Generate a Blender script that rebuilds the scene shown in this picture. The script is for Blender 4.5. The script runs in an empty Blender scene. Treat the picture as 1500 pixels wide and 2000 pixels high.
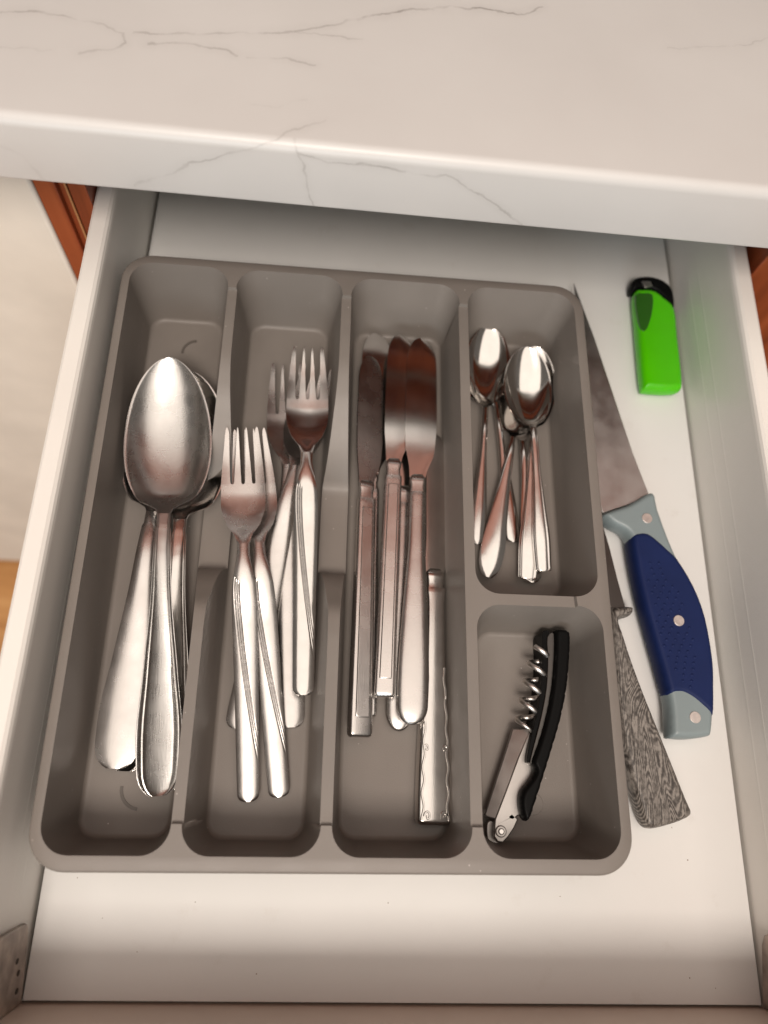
import bpy, bmesh, math, random
import numpy as np
from mathutils import Vector, Matrix

random.seed(4)
scene = bpy.context.scene
COL = scene.collection

# ------------------------------------------------------------------ camera
cam_data = bpy.data.cameras.new('camera')
cam = bpy.data.objects.new('camera', cam_data)
COL.objects.link(cam)
scene.camera = cam
cam_data.sensor_fit = 'VERTICAL'
cam_data.sensor_height = 24.0
cam_data.lens = 1447.485 / 2000 * 24.0
cam_data.clip_start = 0.01
cam_data.clip_end = 50
cam.location = (0.11752, 0.09115, 0.38336)
cam.rotation_mode = 'XYZ'
cam.rotation_euler = (0.35316, -0.09657, 0.02821)
cam_data.dof.use_dof = True
cam_data.dof.focus_distance = 0.355
cam_data.dof.aperture_fstop = 3.4

# ------------------------------------------------------------------ world, lamps, exposure
world = bpy.data.worlds.new('World')
scene.world = world
world.use_nodes = True
bg = world.node_tree.nodes['Background']
bg.inputs[0].default_value = (1.0, 0.89, 0.79, 1)
bg.inputs[1].default_value = 0.15

def area(name, loc, target, sx, sy, power, color):
    d = bpy.data.lights.new(name, 'AREA')
    d.shape = 'RECTANGLE'; d.size = sx; d.size_y = sy
    d.energy = power; d.color = color
    o = bpy.data.objects.new(name, d)
    COL.objects.link(o)
    o.location = loc
    o.rotation_euler = (Vector(target) - Vector(loc)).to_track_quat('-Z', 'Y').to_euler()
    return o
area('window_light', (-0.25, -2.1, 0.65), (0.15, 0.33, 0.13), 1.4, 1.1, 25.0, (0.90, 0.97, 1.0))
area('ceiling_light', (0.16, -0.55, 1.80), (0.16, -0.55, 0.0), 2.0, 2.3, 20.0, (1.0, 0.885, 0.785))
area('added_key_light', (0.06, -0.66, 1.55), (0.17, 0.15, 0.0), 0.45, 0.45, 19.0, (1.0, 0.89, 0.80))  # added key lamp, no real fixture; placed clear of the flat handles' reflections

scene.view_settings.view_transform = 'Standard'
scene.view_settings.look = 'None'
scene.view_settings.exposure = 0.13
scene.view_settings.gamma = 1.0
scene.view_settings.use_curve_mapping = False
scene.render.engine = 'CYCLES'
scene.cycles.max_bounces = 8

# ------------------------------------------------------------------ materials
def new_mat(name):
    m = bpy.data.materials.new(name); m.use_nodes = True
    return m, m.node_tree.nodes, m.node_tree.links, m.node_tree.nodes['Principled BSDF']
def ramp(n, stops):
    r = n.new('ShaderNodeValToRGB')
    e = r.color_ramp.elements
    while len(e) < len(stops): e.new(0.5)
    for el, (p, c) in zip(e, stops):
        el.position = p; el.color = (*c, 1) if len(c) == 3 else c
    return r
def plain(name, col, rough=0.5, metal=0.0, var=0.0, vscale=30.0, bump=0.0, bscale=400.0, rvar=0.0, spec=0.5):
    m, n, l, b = new_mat(name)
    b.inputs['Base Color'].default_value = (*col, 1)
    b.inputs['Roughness'].default_value = rough
    b.inputs['Metallic'].default_value = metal
    b.inputs['Specular IOR Level'].default_value = spec
    tc = n.new('ShaderNodeTexCoord')
    if var > 0:
        t = n.new('ShaderNodeTexNoise'); t.inputs['Scale'].default_value = vscale; t.inputs['Detail'].default_value = 5
        l.new(tc.outputs['Object'], t.inputs['Vector'])
        lo = tuple(c * (1 - var) for c in col); hi = tuple(min(1, c * (1 + var)) for c in col)
        r = ramp(n, [(0.3, lo), (0.7, hi)])
        l.new(t.outputs['Fac'], r.inputs['Fac']); l.new(r.outputs['Color'], b.inputs['Base Color'])
    if rvar > 0:
        t = n.new('ShaderNodeTexNoise'); t.inputs['Scale'].default_value = vscale * 2; t.inputs['Detail'].default_value = 6
        l.new(tc.outputs['Object'], t.inputs['Vector'])
        mr = n.new('ShaderNodeMapRange'); mr.inputs['From Min'].default_value = 0.3; mr.inputs['From Max'].default_value = 0.7
        mr.inputs['To Min'].default_value = max(0.02, rough - rvar); mr.inputs['To Max'].default_value = rough + rvar
        l.new(t.outputs['Fac'], mr.inputs['Value']); l.new(mr.outputs['Result'], b.inputs['Roughness'])
    if bump > 0:
        t = n.new('ShaderNodeTexNoise'); t.inputs['Scale'].default_value = bscale; t.inputs['Detail'].default_value = 4
        l.new(tc.outputs['Object'], t.inputs['Vector'])
        bp = n.new('ShaderNodeBump'); bp.inputs['Strength'].default_value = bump; bp.inputs['Distance'].default_value = 0.0004
        l.new(t.outputs['Fac'], bp.inputs['Height']); l.new(bp.outputs['Normal'], b.inputs['Normal'])
    return m

def steel(name, col, rough, scratch=0.12, brushed=0.0):
    """used stainless steel: fine scratches in many directions, smudges in the gloss"""
    m, n, l, b = new_mat(name)
    b.inputs['Metallic'].default_value = 1.0
    tc = n.new('ShaderNodeTexCoord')
    t = n.new('ShaderNodeTexNoise'); t.inputs['Scale'].default_value = 90; t.inputs['Detail'].default_value = 6
    l.new(tc.outputs['Object'], t.inputs['Vector'])
    mr = n.new('ShaderNodeMapRange'); mr.inputs['From Min'].default_value = 0.3; mr.inputs['From Max'].default_value = 0.72
    mr.inputs['To Min'].default_value = rough * 0.88; mr.inputs['To Max'].default_value = rough * 1.2
    l.new(t.outputs['Fac'], mr.inputs['Value']); l.new(mr.outputs['Result'], b.inputs['Roughness'])
    r = ramp(n, [(0.3, tuple(c * 0.9 for c in col)), (0.65, col)])
    l.new(t.outputs['Fac'], r.inputs['Fac']); l.new(r.outputs['Color'], b.inputs['Base Color'])
    hs = None
    for sc, rot in (((2600, 160, 600), 0.0), ((240, 2200, 600), 0.5), ((2200, 200, 600), 0.9)):
        mp = n.new('ShaderNodeMapping'); mp.inputs['Scale'].default_value = sc; mp.inputs['Rotation'].default_value = (0, 0, rot)
        l.new(tc.outputs['Object'], mp.inputs['Vector'])
        s = n.new('ShaderNodeTexNoise'); s.inputs['Scale'].default_value = 1.0; s.inputs['Detail'].default_value = 2
        l.new(mp.outputs['Vector'], s.inputs['Vector'])
        if hs is None: hs = s.outputs['Fac']
        else:
            a = n.new('ShaderNodeMath'); a.operation = 'ADD'
            l.new(hs, a.inputs[0]); l.new(s.outputs['Fac'], a.inputs[1]); hs = a.outputs[0]
    bp = n.new('ShaderNodeBump'); bp.inputs['Strength'].default_value = scratch; bp.inputs['Distance'].default_value = 0.00006
    l.new(hs, bp.inputs['Height']); l.new(bp.outputs['Normal'], b.inputs['Normal'])
    return m

def wood(name, dark, mid, light, scale=(60, 60, 3), rough=0.35):
    m, n, l, b = new_mat(name)
    tc = n.new('ShaderNodeTexCoord')
    mp = n.new('ShaderNodeMapping'); mp.inputs['Scale'].default_value = scale
    l.new(tc.outputs['Object'], mp.inputs['Vector'])
    t = n.new('ShaderNodeTexNoise'); t.inputs['Scale'].default_value = 1.0; t.inputs['Detail'].default_value = 8; t.inputs['Distortion'].default_value = 0.6
    l.new(mp.outputs['Vector'], t.inputs['Vector'])
    r = ramp(n, [(0.28, dark), (0.5, mid), (0.72, light)])
    l.new(t.outputs['Fac'], r.inputs['Fac']); l.new(r.outputs['Color'], b.inputs['Base Color'])
    b.inputs['Roughness'].default_value = rough
    bp = n.new('ShaderNodeBump'); bp.inputs['Strength'].default_value = 0.15; bp.inputs['Distance'].default_value = 0.0005
    l.new(t.outputs['Fac'], bp.inputs['Height']); l.new(bp.outputs['Normal'], b.inputs['Normal'])
    return m

def marble(name, veins, z_top):
    """white laminate with grey veins drawn along polylines that wander with noise; the pattern wraps over the front edge"""
    m, n, l, b = new_mat(name)
    tc = n.new('ShaderNodeTexCoord')
    sp = n.new('ShaderNodeSeparateXYZ'); l.new(tc.outputs['Object'], sp.inputs[0])
    def math_(op, a, c=None, clamp=False):
        k = n.new('ShaderNodeMath'); k.operation = op; k.use_clamp = clamp
        for i, v in enumerate((a, c)):
            if v is None: continue
            if isinstance(v, (int, float)): k.inputs[i].default_value = v
            else: l.new(v, k.inputs[i])
        return k.outputs[0]
    v = math_('ADD', sp.outputs['Y'], math_('SUBTRACT', sp.outputs['Z'], z_top))
    cb = n.new('ShaderNodeCombineXYZ'); l.new(sp.outputs['X'], cb.inputs[0]); l.new(v, cb.inputs[1])
    def vm(op, a, c=None):
        k = n.new('ShaderNodeVectorMath'); k.operation = op
        for i, q in enumerate((a, c)):
            if q is None: continue
            if isinstance(q, tuple): k.inputs[i].default_value = q
            else: l.new(q, k.inputs[i])
        return k
    wob = n.new('ShaderNodeTexNoise'); wob.inputs['Scale'].default_value = 120; wob.inputs['Detail'].default_value = 5
    l.new(cb.outputs[0], wob.inputs['Vector'])
    off = vm('SCALE', vm('SUBTRACT', wob.outputs['Color'], (0.5, 0.5, 0.5)).outputs[0]); off.inputs['Scale'].default_value = 0.0055
    wp = vm('MULTIPLY', vm('ADD', cb.outputs[0], off.outputs[0]).outputs[0], (1, 1, 0)).outputs[0]
    acc = None
    for pts, width, strength in veins:
        strength *= 0.82
        for (x0, y0), (x1, y1) in zip(pts[:-1], pts[1:]):
            pa = vm('SUBTRACT', wp, (x0, y0, 0)).outputs[0]
            ba = (x1 - x0, y1 - y0, 0); bb = ba[0] ** 2 + ba[1] ** 2 + 1e-12
            d = vm('DOT_PRODUCT', pa, (ba[0] / bb, ba[1] / bb, 0)).outputs['Value']
            h = math_('MAXIMUM', math_('MINIMUM', d, 1.0), 0.0)
            sc = vm('SCALE', ba); l.new(h, sc.inputs['Scale'])
            ln = vm('LENGTH', vm('SUBTRACT', pa, sc.outputs[0]).outputs[0]).outputs['Value']
            mr = n.new('ShaderNodeMapRange'); mr.interpolation_type = 'SMOOTHSTEP'
            mr.inputs['From Min'].default_value = 0.0; mr.inputs['From Max'].default_value = width
            mr.inputs['To Min'].default_value = strength; mr.inputs['To Max'].default_value = 0.0
            l.new(ln, mr.inputs['Value'])
            ml = n.new('ShaderNodeMapRange'); ml.interpolation_type = 'SMOOTHSTEP'
            ml.inputs['From Max'].default_value = width*4.5; ml.inputs['To Min'].default_value = strength*0.16; ml.inputs['To Max'].default_value = 0.0
            l.new(ln, ml.inputs['Value'])
            acc = ml.outputs['Result'] if acc is None else math_('MAXIMUM', acc, ml.outputs['Result'])
            acc = mr.outputs['Result'] if acc is None else math_('MAXIMUM', acc, mr.outputs['Result'])
    brk = n.new('ShaderNodeTexNoise'); brk.inputs['Scale'].default_value = 70; brk.inputs['Detail'].default_value = 4
    l.new(cb.outputs[0], brk.inputs['Vector'])
    bm_ = n.new('ShaderNodeMapRange'); bm_.inputs['From Min'].default_value = 0.33; bm_.inputs['From Max'].default_value = 0.6
    bm_.inputs['To Min'].default_value = 0.10; bm_.inputs['To Max'].default_value = 1.0
    l.new(brk.outputs['Fac'], bm_.inputs['Value'])
    acc = math_('MULTIPLY', acc, bm_.outputs['Result'], True)
    cl = n.new('ShaderNodeTexNoise'); cl.inputs['Scale'].default_value = 14; cl.inputs['Detail'].default_value = 6
    l.new(cb.outputs[0], cl.inputs['Vector'])
    base = ramp(n, [(0.25, (0.54, 0.522, 0.505)), (0.7, (0.575, 0.560, 0.543))]); l.new(cl.outputs['Fac'], base.inputs['Fac'])
    mx = n.new('ShaderNodeMix'); mx.data_type = 'RGBA'
    l.new(acc, mx.inputs[0]); l.new(base.outputs['Color'], mx.inputs[6]); mx.inputs[7].default_value = (0.22, 0.20, 0.185, 1)
    l.new(mx.outputs[2], b.inputs['Base Color'])
    b.inputs['Roughness'].default_value = 0.38
    fb = n.new('ShaderNodeTexNoise'); fb.inputs['Scale'].default_value = 900; l.new(tc.outputs['Object'], fb.inputs['Vector'])
    bp = n.new('ShaderNodeBump'); bp.inputs['Strength'].default_value = 0.06; bp.inputs['Distance'].default_value = 0.0003
    l.new(fb.outputs['Fac'], bp.inputs['Height']); l.new(bp.outputs['Normal'], b.inputs['Normal'])
    return m

def grain_contours(name):
    """grey and black layered wood grain of a knife handle"""
    m, n, l, b = new_mat(name)
    tc = n.new('ShaderNodeTexCoord')
    mp = n.new('ShaderNodeMapping'); mp.inputs['Scale'].default_value = (60, 17, 30)
    l.new(tc.outputs['Object'], mp.inputs['Vector'])
    big = n.new('ShaderNodeTexNoise'); big.inputs['Scale'].default_value = 1.0; big.inputs['Detail'].default_value = 1.5; big.inputs['Distortion'].default_value = 0.5
    l.new(mp.outputs['Vector'], big.inputs['Vector'])
    mu = n.new('ShaderNodeMath'); mu.operation = 'MULTIPLY'; mu.inputs[1].default_value = 250.0
    l.new(big.outputs['Fac'], mu.inputs[0])
    sn = n.new('ShaderNodeMath'); sn.operation = 'SINE'; l.new(mu.outputs[0], sn.inputs[0])
    mp2 = n.new('ShaderNodeMapping'); mp2.inputs['Scale'].default_value = (900, 420, 600); l.new(tc.outputs['Object'], mp2.inputs['Vector'])
    fine = n.new('ShaderNodeTexNoise'); fine.inputs['Scale'].default_value = 1.0; fine.inputs['Detail'].default_value = 3; l.new(mp2.outputs['Vector'], fine.inputs['Vector'])
    ad = n.new('ShaderNodeMath'); ad.operation = 'MULTIPLY_ADD'; ad.inputs[1].default_value = 0.17
    l.new(sn.outputs[0], ad.inputs[0]); l.new(fine.outputs['Fac'], ad.inputs[2])
    r = ramp(n, [(0.28, (0.040, 0.034, 0.030)), (0.50, (0.115, 0.103, 0.092)), (0.70, (0.25, 0.228, 0.205))])
    l.new(ad.outputs[0], r.inputs['Fac']); l.new(r.outputs['Color'], b.inputs['Base Color'])
    b.inputs['Roughness'].default_value = 0.5
    return m

def speckled_white(name):
    m, n, l, b = new_mat(name)
    tc = n.new('ShaderNodeTexCoord')
    t = n.new('ShaderNodeTexNoise'); t.inputs['Scale'].default_value = 9; t.inputs['Detail'].default_value = 5
    l.new(tc.outputs['Object'], t.inputs['Vector'])
    r = ramp(n, [(0.3, (0.635, 0.635, 0.62)), (0.7, (0.695, 0.695, 0.68))]); l.new(t.outputs['Fac'], r.inputs['Fac'])
    l.new(r.outputs['Color'], b.inputs['Base Color'])
    b.inputs['Roughness'].default_value = 0.36
    st = n.new('ShaderNodeTexNoise'); st.inputs['Scale'].default_value = 55; st.inputs['Detail'].default_value = 8; st.inputs['Roughness'].default_value = 0.7
    l.new(tc.outputs['Object'], st.inputs['Vector'])
    mr = n.new('ShaderNodeMapRange'); mr.inputs['From Min'].default_value = 0.60; mr.inputs['From Max'].default_value = 0.78; mr.inputs['To Max'].default_value = 0.22
    l.new(st.outputs['Fac'], mr.inputs['Value'])
    mx = n.new('ShaderNodeMix'); mx.data_type = 'RGBA'; l.new(mr.outputs['Result'], mx.inputs[0]); l.new(r.outputs['Color'], mx.inputs[6])
    mx.inputs[7].default_value = (0.42, 0.36, 0.30, 1); l.new(mx.outputs[2], b.inputs['Base Color'])
    f = n.new('ShaderNodeTexNoise'); f.inputs['Scale'].default_value = 1500; l.new(tc.outputs['Object'], f.inputs['Vector'])
    bp = n.new('ShaderNodeBump'); bp.inputs['Strength'].default_value = 0.08; bp.inputs['Distance'].default_value = 0.0003
    l.new(f.outputs['Fac'], bp.inputs['Height']); l.new(bp.outputs['Normal'], b.inputs['Normal'])
    return m

M = {}
M['steel'] = steel('polished_steel', (0.66, 0.635, 0.61), 0.17)
M['steel_satin'] = steel('satin_steel', (0.62, 0.595, 0.575), 0.25, 0.16)
M['steel_mirror'] = steel('mirror_steel', (0.68, 0.655, 0.63), 0.11, 0.06)
M['blade'] = steel('blade_steel', (0.66, 0.635, 0.61), 0.13, 0.05)
M['bowl_steel'] = steel('scratched_steel', (0.53, 0.52, 0.505), 0.27, 0.45)
M['kitchen_blade'] = steel('kitchen_blade_steel', (0.54, 0.525, 0.515), 0.36, 0.10)
M['worm_steel'] = steel('worm_steel', (0.74, 0.71, 0.68), 0.33, 0.05)
M['dark_reflection_blade'] = steel('dark_reflection_steel', (0.36, 0.335, 0.32), 0.26, 0.08)  # blade steel with a dark reflection put into its colour
M['dark_steel'] = steel('dark_steel', (0.10, 0.095, 0.09), 0.3)
M['lever'] = steel('lever_steel', (0.44, 0.42, 0.40), 0.40, 0.2)
M['tray'] = plain('grey_tray_plastic', (0.192, 0.171, 0.153), 0.41, var=0.05, vscale=25, bump=0.25, bscale=2600, rvar=0.06, spec=0.38)
def add_dust(m, scale=420, thr=0.13, col=(0.42, 0.39, 0.36)):
    n, l = m.node_tree.nodes, m.node_tree.links; b = n['Principled BSDF']
    tc = n.new('ShaderNodeTexCoord'); v = n.new('ShaderNodeTexVoronoi'); v.inputs['Scale'].default_value = scale
    l.new(tc.outputs['Object'], v.inputs['Vector'])
    a = n.new('ShaderNodeMath'); a.operation = 'LESS_THAN'; a.inputs[1].default_value = thr; l.new(v.outputs['Distance'], a.inputs[0])
    sp = n.new('ShaderNodeSeparateColor'); l.new(v.outputs['Color'], sp.inputs[0])
    g_ = n.new('ShaderNodeMath'); g_.operation = 'GREATER_THAN'; g_.inputs[1].default_value = 0.965; l.new(sp.outputs[0], g_.inputs[0])
    k = n.new('ShaderNodeMath'); k.operation = 'MULTIPLY'; l.new(a.outputs[0], k.inputs[0]); l.new(g_.outputs[0], k.inputs[1])
    mx = n.new('ShaderNodeMix'); mx.data_type = 'RGBA'; l.new(k.outputs[0], mx.inputs[0])
    src = b.inputs['Base Color'].links[0].from_socket
    l.new(src, mx.inputs[6]); mx.inputs[7].default_value = (*col, 1); l.new(mx.outputs[2], b.inputs['Base Color'])
add_dust(M['tray'])
M['mark'] = plain('shaded_mark_plastic', (0.10, 0.087, 0.075), 0.5)  # darker colour stands for the shade in the recessed marks
M['melamine'] = speckled_white('white_melamine')
M['metal_side'] = plain('cream_coated_metal', (0.77, 0.745, 0.70), 0.34, var=0.03, vscale=12, bump=0.1, bscale=900)
M['front_panel'] = plain('beige_front_laminate', (0.70, 0.59, 0.51), 0.45, var=0.06, vscale=14)
M['seam'] = plain('hollow_shade', (0.05, 0.04, 0.033), 0.8)  # near-black standing in for shade in the gap and screw holes
M['bracket'] = plain('worn_bracket', (0.33, 0.27, 0.23), 0.4, metal=0.4, var=0.4, vscale=120)
M['cherry'] = wood('cherry_wood', (0.13, 0.022, 0.008), (0.24, 0.05, 0.016), (0.34, 0.085, 0.03), (70, 70, 4))
M['oak_floor'] = wood('orange_floorboards', (0.36, 0.16, 0.05), (0.50, 0.24, 0.08), (0.62, 0.33, 0.13), (6, 40, 10), 0.4)
M['appliance'] = plain('cream_enamel', (0.70, 0.66, 0.59), 0.5, var=0.07, vscale=18, bump=0.2, bscale=60)
M['black'] = plain('black_plastic', (0.004, 0.004, 0.004), 0.42, spec=0.08, bump=0.1, bscale=1500)
M['blue_rubber'] = plain('navy_rubber', (0.006, 0.0145, 0.070), 0.6, spec=0.2, var=0.08, vscale=60)
M['grey_plastic'] = plain('blue_grey_plastic', (0.20, 0.245, 0.255), 0.42, var=0.03, vscale=60)
M['rivet'] = plain('rivet_steel', (0.62, 0.56, 0.53), 0.4, metal=0.75, var=0.15, vscale=400)
M['grain'] = grain_contours('grey_wood_grain')
M['green'] = plain('neon_green_plastic', (0.075, 0.50, 0.0), 0.25, var=0.04, vscale=50)
M['green'].node_tree.nodes['Principled BSDF'].inputs['Subsurface Weight'].default_value = 0.45
M['green'].node_tree.nodes['Principled BSDF'].inputs['Subsurface Radius'].default_value = (0.002, 0.006, 0.0005)
M['green_dark'] = plain('dark_green_plastic', (0.022, 0.10, 0.008), 0.3)
M['bead'] = plain('tan_bead', (0.36, 0.17, 0.07), 0.4)
M['crumb'] = plain('crumb', (0.22, 0.16, 0.11), 0.9)
M['white_wall'] = plain('cabinet_white', (0.7, 0.68, 0.64), 0.5)

# ------------------------------------------------------------------ mesh helpers
def link(o, parent=None):
    COL.objects.link(o)
    if parent is not None: o.parent = parent
    return o
def mesh_obj(name, verts, faces, mat, parent=None, smooth=True, sharp=40, bevel=0.0, seg=2, limit=45):
    me = bpy.data.meshes.new(name)
    me.from_pydata([tuple(map(float, v)) for v in verts], [], [tuple(f) for f in faces])
    me.update()
    if smooth:
        me.polygons.foreach_set('use_smooth', [True] * len(me.polygons))
        me.set_sharp_from_angle(angle=math.radians(sharp))
    me.materials.append(mat if not isinstance(mat, str) else M[mat])
    o = bpy.data.objects.new(name, me)
    link(o, parent)
    if bevel > 0:
        b = o.modifiers.new('edge', 'BEVEL'); b.width = bevel; b.segments = seg
        b.limit_method = 'ANGLE'; b.angle_limit = math.radians(limit)
        b.use_clamp_overlap = True
    return o
def thing(name, label, cat, loc=(0, 0, 0), group=None):
    o = bpy.data.objects.new(name, None)
    o.empty_display_size = 0.02
    o.location = loc
    link(o)
    o['label'] = label; o['category'] = cat
    if group: o['group'] = group
    return o
def tag(o, label, cat, group=None):
    o['label'] = label; o['category'] = cat
    if group: o['group'] = group
    return o
def pchip(xs, ys):
    xs = np.array(xs, float); ys = np.array(ys, float)
    h = np.diff(xs); d = np.diff(ys) / h
    m = np.zeros(len(xs))
    for i in range(1, len(xs) - 1):
        if d[i - 1] * d[i] > 0:
            w1 = 2 * h[i] + h[i - 1]; w2 = h[i] + 2 * h[i - 1]
            m[i] = (w1 + w2) / (w1 / d[i - 1] + w2 / d[i])
    m[0] = d[0]; m[-1] = d[-1]
    def f(x):
        x = np.clip(x, xs[0], xs[-1])
        k = np.clip(np.searchsorted(xs, x, 'right') - 1, 0, len(xs) - 2)
        t = (x - xs[k]) / h[k]
        return ((2*t**3 - 3*t**2 + 1) * ys[k] + (t**3 - 2*t**2 + t) * h[k] * m[k]
                + (-2*t**3 + 3*t**2) * ys[k+1] + (t**3 - t**2) * h[k] * m[k+1])
    return f
def thicken(verts, faces, th, seam=None):
    """closed solid from an open sheet: lowers a copy by th (number or one per vertex) and walls in the border, welding doubles"""
    key = {}; idx = []; V = []; T = []
    for i, v in enumerate(verts):
        k = (round(v[0] * 2e5), round(v[1] * 2e5), round(v[2] * 2e5))
        if k not in key:
            key[k] = len(V); V.append(v); T.append(th[i] if hasattr(th, '__len__') else th)
        idx.append(key[k])
    F = []
    for f in faces:
        g = []
        for q in f:
            q = idx[q]
            if not g or g[-1] != q: g.append(q)
        if len(g) > 1 and g[0] == g[-1]: g.pop()
        if len(set(g)) >= 3: F.append(tuple(g))
    n = len(V); ed = {}
    for f in F:
        for a, b in zip(f, f[1:] + f[:1]): ed[(a, b)] = ed.get((a, b), 0) + 1
    W = list(V) + [(v[0], v[1], v[2] - t) for v, t in zip(V, T)]
    out = list(F) + [tuple(q + n for q in reversed(f)) for f in F]
    for (a, b) in ed:
        if (b, a) not in ed:
            if seam is not None and abs(V[a][1] - seam) < 1e-6 and abs(V[b][1] - seam) < 1e-6: continue
            out.append((b, a, a + n, b + n))
    return W, out
def grid_faces(nr, nc, off=0):
    return [(off + r*nc + c, off + r*nc + c + 1, off + (r+1)*nc + c + 1, off + (r+1)*nc + c)
            for r in range(nr - 1) for c in range(nc - 1)]
def sheet(name, rows, th, mat, parent, bevel=0.0002, sharp=40, seam=None):
    """rows[i][j] = points from left to right, rows running along +y"""
    nr, nc = len(rows), len(rows[0])
    verts = [p for r in rows for p in r]
    t = [th[i] for i in range(nr) for _ in range(nc)] if hasattr(th, '__len__') else th
    V, F = thicken(verts, grid_faces(nr, nc), t, seam)
    return mesh_obj(name, V, F, mat, parent, bevel=bevel, sharp=sharp)
def loft(name, rings, mat, parent, sharp=40, bevel=0.0):
    n = len(rings[0]); V = [p for r in rings for p in r]; F = []
    for i in range(len(rings) - 1):
        for j in range(n):
            F.append((i*n + j, i*n + (j+1) % n, (i+1)*n + (j+1) % n, (i+1)*n + j))
    F.append(tuple(range(n - 1, -1, -1))); F.append(tuple((len(rings)-1)*n + j for j in range(n)))
    return mesh_obj(name, V, F, mat, parent, sharp=sharp, bevel=bevel)
def prism(name, poly, z0, z1, mat, parent, bevel=0.0006, origin=(0, 0), seg=2, tops=None):
    """extruded outline (counter-clockwise made sure of), z1 may be raised per point by tops"""
    a = sum(poly[i][0]*poly[(i+1) % len(poly)][1] - poly[(i+1) % len(poly)][0]*poly[i][1] for i in range(len(poly)))
    if a < 0: poly = poly[::-1]
    n = len(poly)
    V = [(x-origin[0], y-origin[1], z0) for x, y in poly] + [(x-origin[0], y-origin[1], z1) for x, y in poly]
    F = [tuple(range(n - 1, -1, -1)), tuple(range(n, 2*n))] + [(i, (i+1) % n, n + (i+1) % n, n + i) for i in range(n)]
    return mesh_obj(name, V, F, mat, parent, bevel=bevel, seg=seg, limit=50, sharp=50)
def pillow(name, poly, z_mid, half, inset, mat, parent, origin=(0, 0), flat=0.0, n=9):
    """rounded solid over an outline: full width at z_mid, drawn in by inset towards top and bottom"""
    a = sum(poly[i][0]*poly[(i+1) % len(poly)][1] - poly[(i+1) % len(poly)][0]*poly[i][1] for i in range(len(poly)))
    if a < 0: poly = poly[::-1]
    Pn = np.array([q[:2] for q in poly], float) - np.array(origin[:2])
    m = len(Pn); A_ = Pn; B_ = np.roll(Pn, -1, 0); D_ = B_ - A_; L2 = (D_**2).sum(1) + 1e-15
    def dist(q):
        h = np.clip(((q - A_)*D_).sum(1)/L2, 0, 1)
        return float(np.sqrt((((q - A_) - h[:, None]*D_)**2).sum(1)).min())
    def inside(q):
        c = (A_[:, 1] > q[1]) != (B_[:, 1] > q[1])
        with np.errstate(divide='ignore', invalid='ignore'):
            xi = A_[:, 0] + (q[1] - A_[:, 1])/(B_[:, 1] - A_[:, 1])*D_[:, 0]
        return bool((c & (q[0] < xi)).sum() % 2)
    lo, hi = Pn.min(0), Pn.max(0); pts = [Vector(q) for q in Pn.tolist()]; ds = [0.0]*m
    g = 0.0009
    for iy, y in enumerate(np.arange(lo[1], hi[1], g*0.87)):
        for x in np.arange(lo[0] + (iy % 2)*g/2, hi[0], g):
            q = np.array([x, y])
            if inside(q):
                d = dist(q)
                if d > 0.00035: pts.append(Vector((x, y))); ds.append(d)
    from mathutils.geometry import delaunay_2d_cdt
    vs, es, fs, ov, oe, of = delaunay_2d_cdt(pts, [(i, (i+1) % m) for i in range(m)], [], 1, 1e-7)
    def hgt(i):
        d = ds[ov[i][0]] if ov[i] else 0.0
        t = min(1.0, d/inset); return half*math.sqrt(max(0.0, 1 - (1-t)**2))
    N = len(vs); H = [hgt(i) for i in range(N)]
    V = [(v.x, v.y, z_mid + 0.25*half + 0.75*h) for v, h in zip(vs, H)] + [(v.x, v.y, z_mid - 0.25*half - 0.75*h) for v, h in zip(vs, H)]
    F = []
    ec = {}
    for f in fs:
        f = list(f)
        ar = sum(vs[f[i]].x*vs[f[(i+1) % len(f)]].y - vs[f[(i+1) % len(f)]].x*vs[f[i]].y for i in range(len(f)))
        if ar < 0: f = f[::-1]
        F.append(tuple(f)); F.append(tuple(q + N for q in reversed(f)))
        for a1, b1 in zip(f, f[1:] + f[:1]): ec[(a1, b1)] = 1
    for (a1, b1) in ec:
        if (b1, a1) not in ec: F.append((b1, a1, a1 + N, b1 + N))
    return mesh_obj(name, V, F, mat, parent, sharp=80)
def smooth_poly(pts, k=4):
    """closed Catmull-Rom through the points"""
    n = len(pts); out = []
    for i in range(n):
        p0, p1, p2, p3 = (np.array(pts[(i+j-1) % n][:2], float) for j in range(4))
        for s in range(k):
            t = s / k
            q = 0.5 * (2*p1 + (p2-p0)*t + (2*p0-5*p1+4*p2-p3)*t*t + (3*p1-p0-3*p2+p3)*t**3)
            out.append((q[0], q[1]))
    return out
def box(name, lo, hi, mat, parent=None, bevel=0.0008):
    return prism(name, [(lo[0], lo[1]), (hi[0], lo[1]), (hi[0], hi[1]), (lo[0], hi[1])], lo[2], hi[2], mat, parent, bevel)
def lay(root, end, tip, roll=0.0):
    """put a piece of cutlery with its handle end at one point and its head's tip at the other"""
    e, t = Vector(end), Vector(tip)
    y = (t - e).normalized(); x = y.cross(Vector((0, 0, 1))).normalized(); z = x.cross(y)
    R = Matrix((x, y, z)).transposed() @ Matrix.Rotation(roll, 3, 'Y')
    root.location = e; root.rotation_mode = 'XYZ'; root.rotation_euler = R.to_euler()
    return (t - e).length

# ------------------------------------------------------------------ the setting
YC, ZC0, ZC1 = 0.3308, 0.120, 0.1535        # countertop front edge, underside, top
YF = 0.370                                   # face of the base cabinet
fl = box('floor', (-3.0, -2.5, -0.70), (3.0, 3.0, -0.655), 'oak_floor')
fl['kind'] = 'structure'

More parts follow.
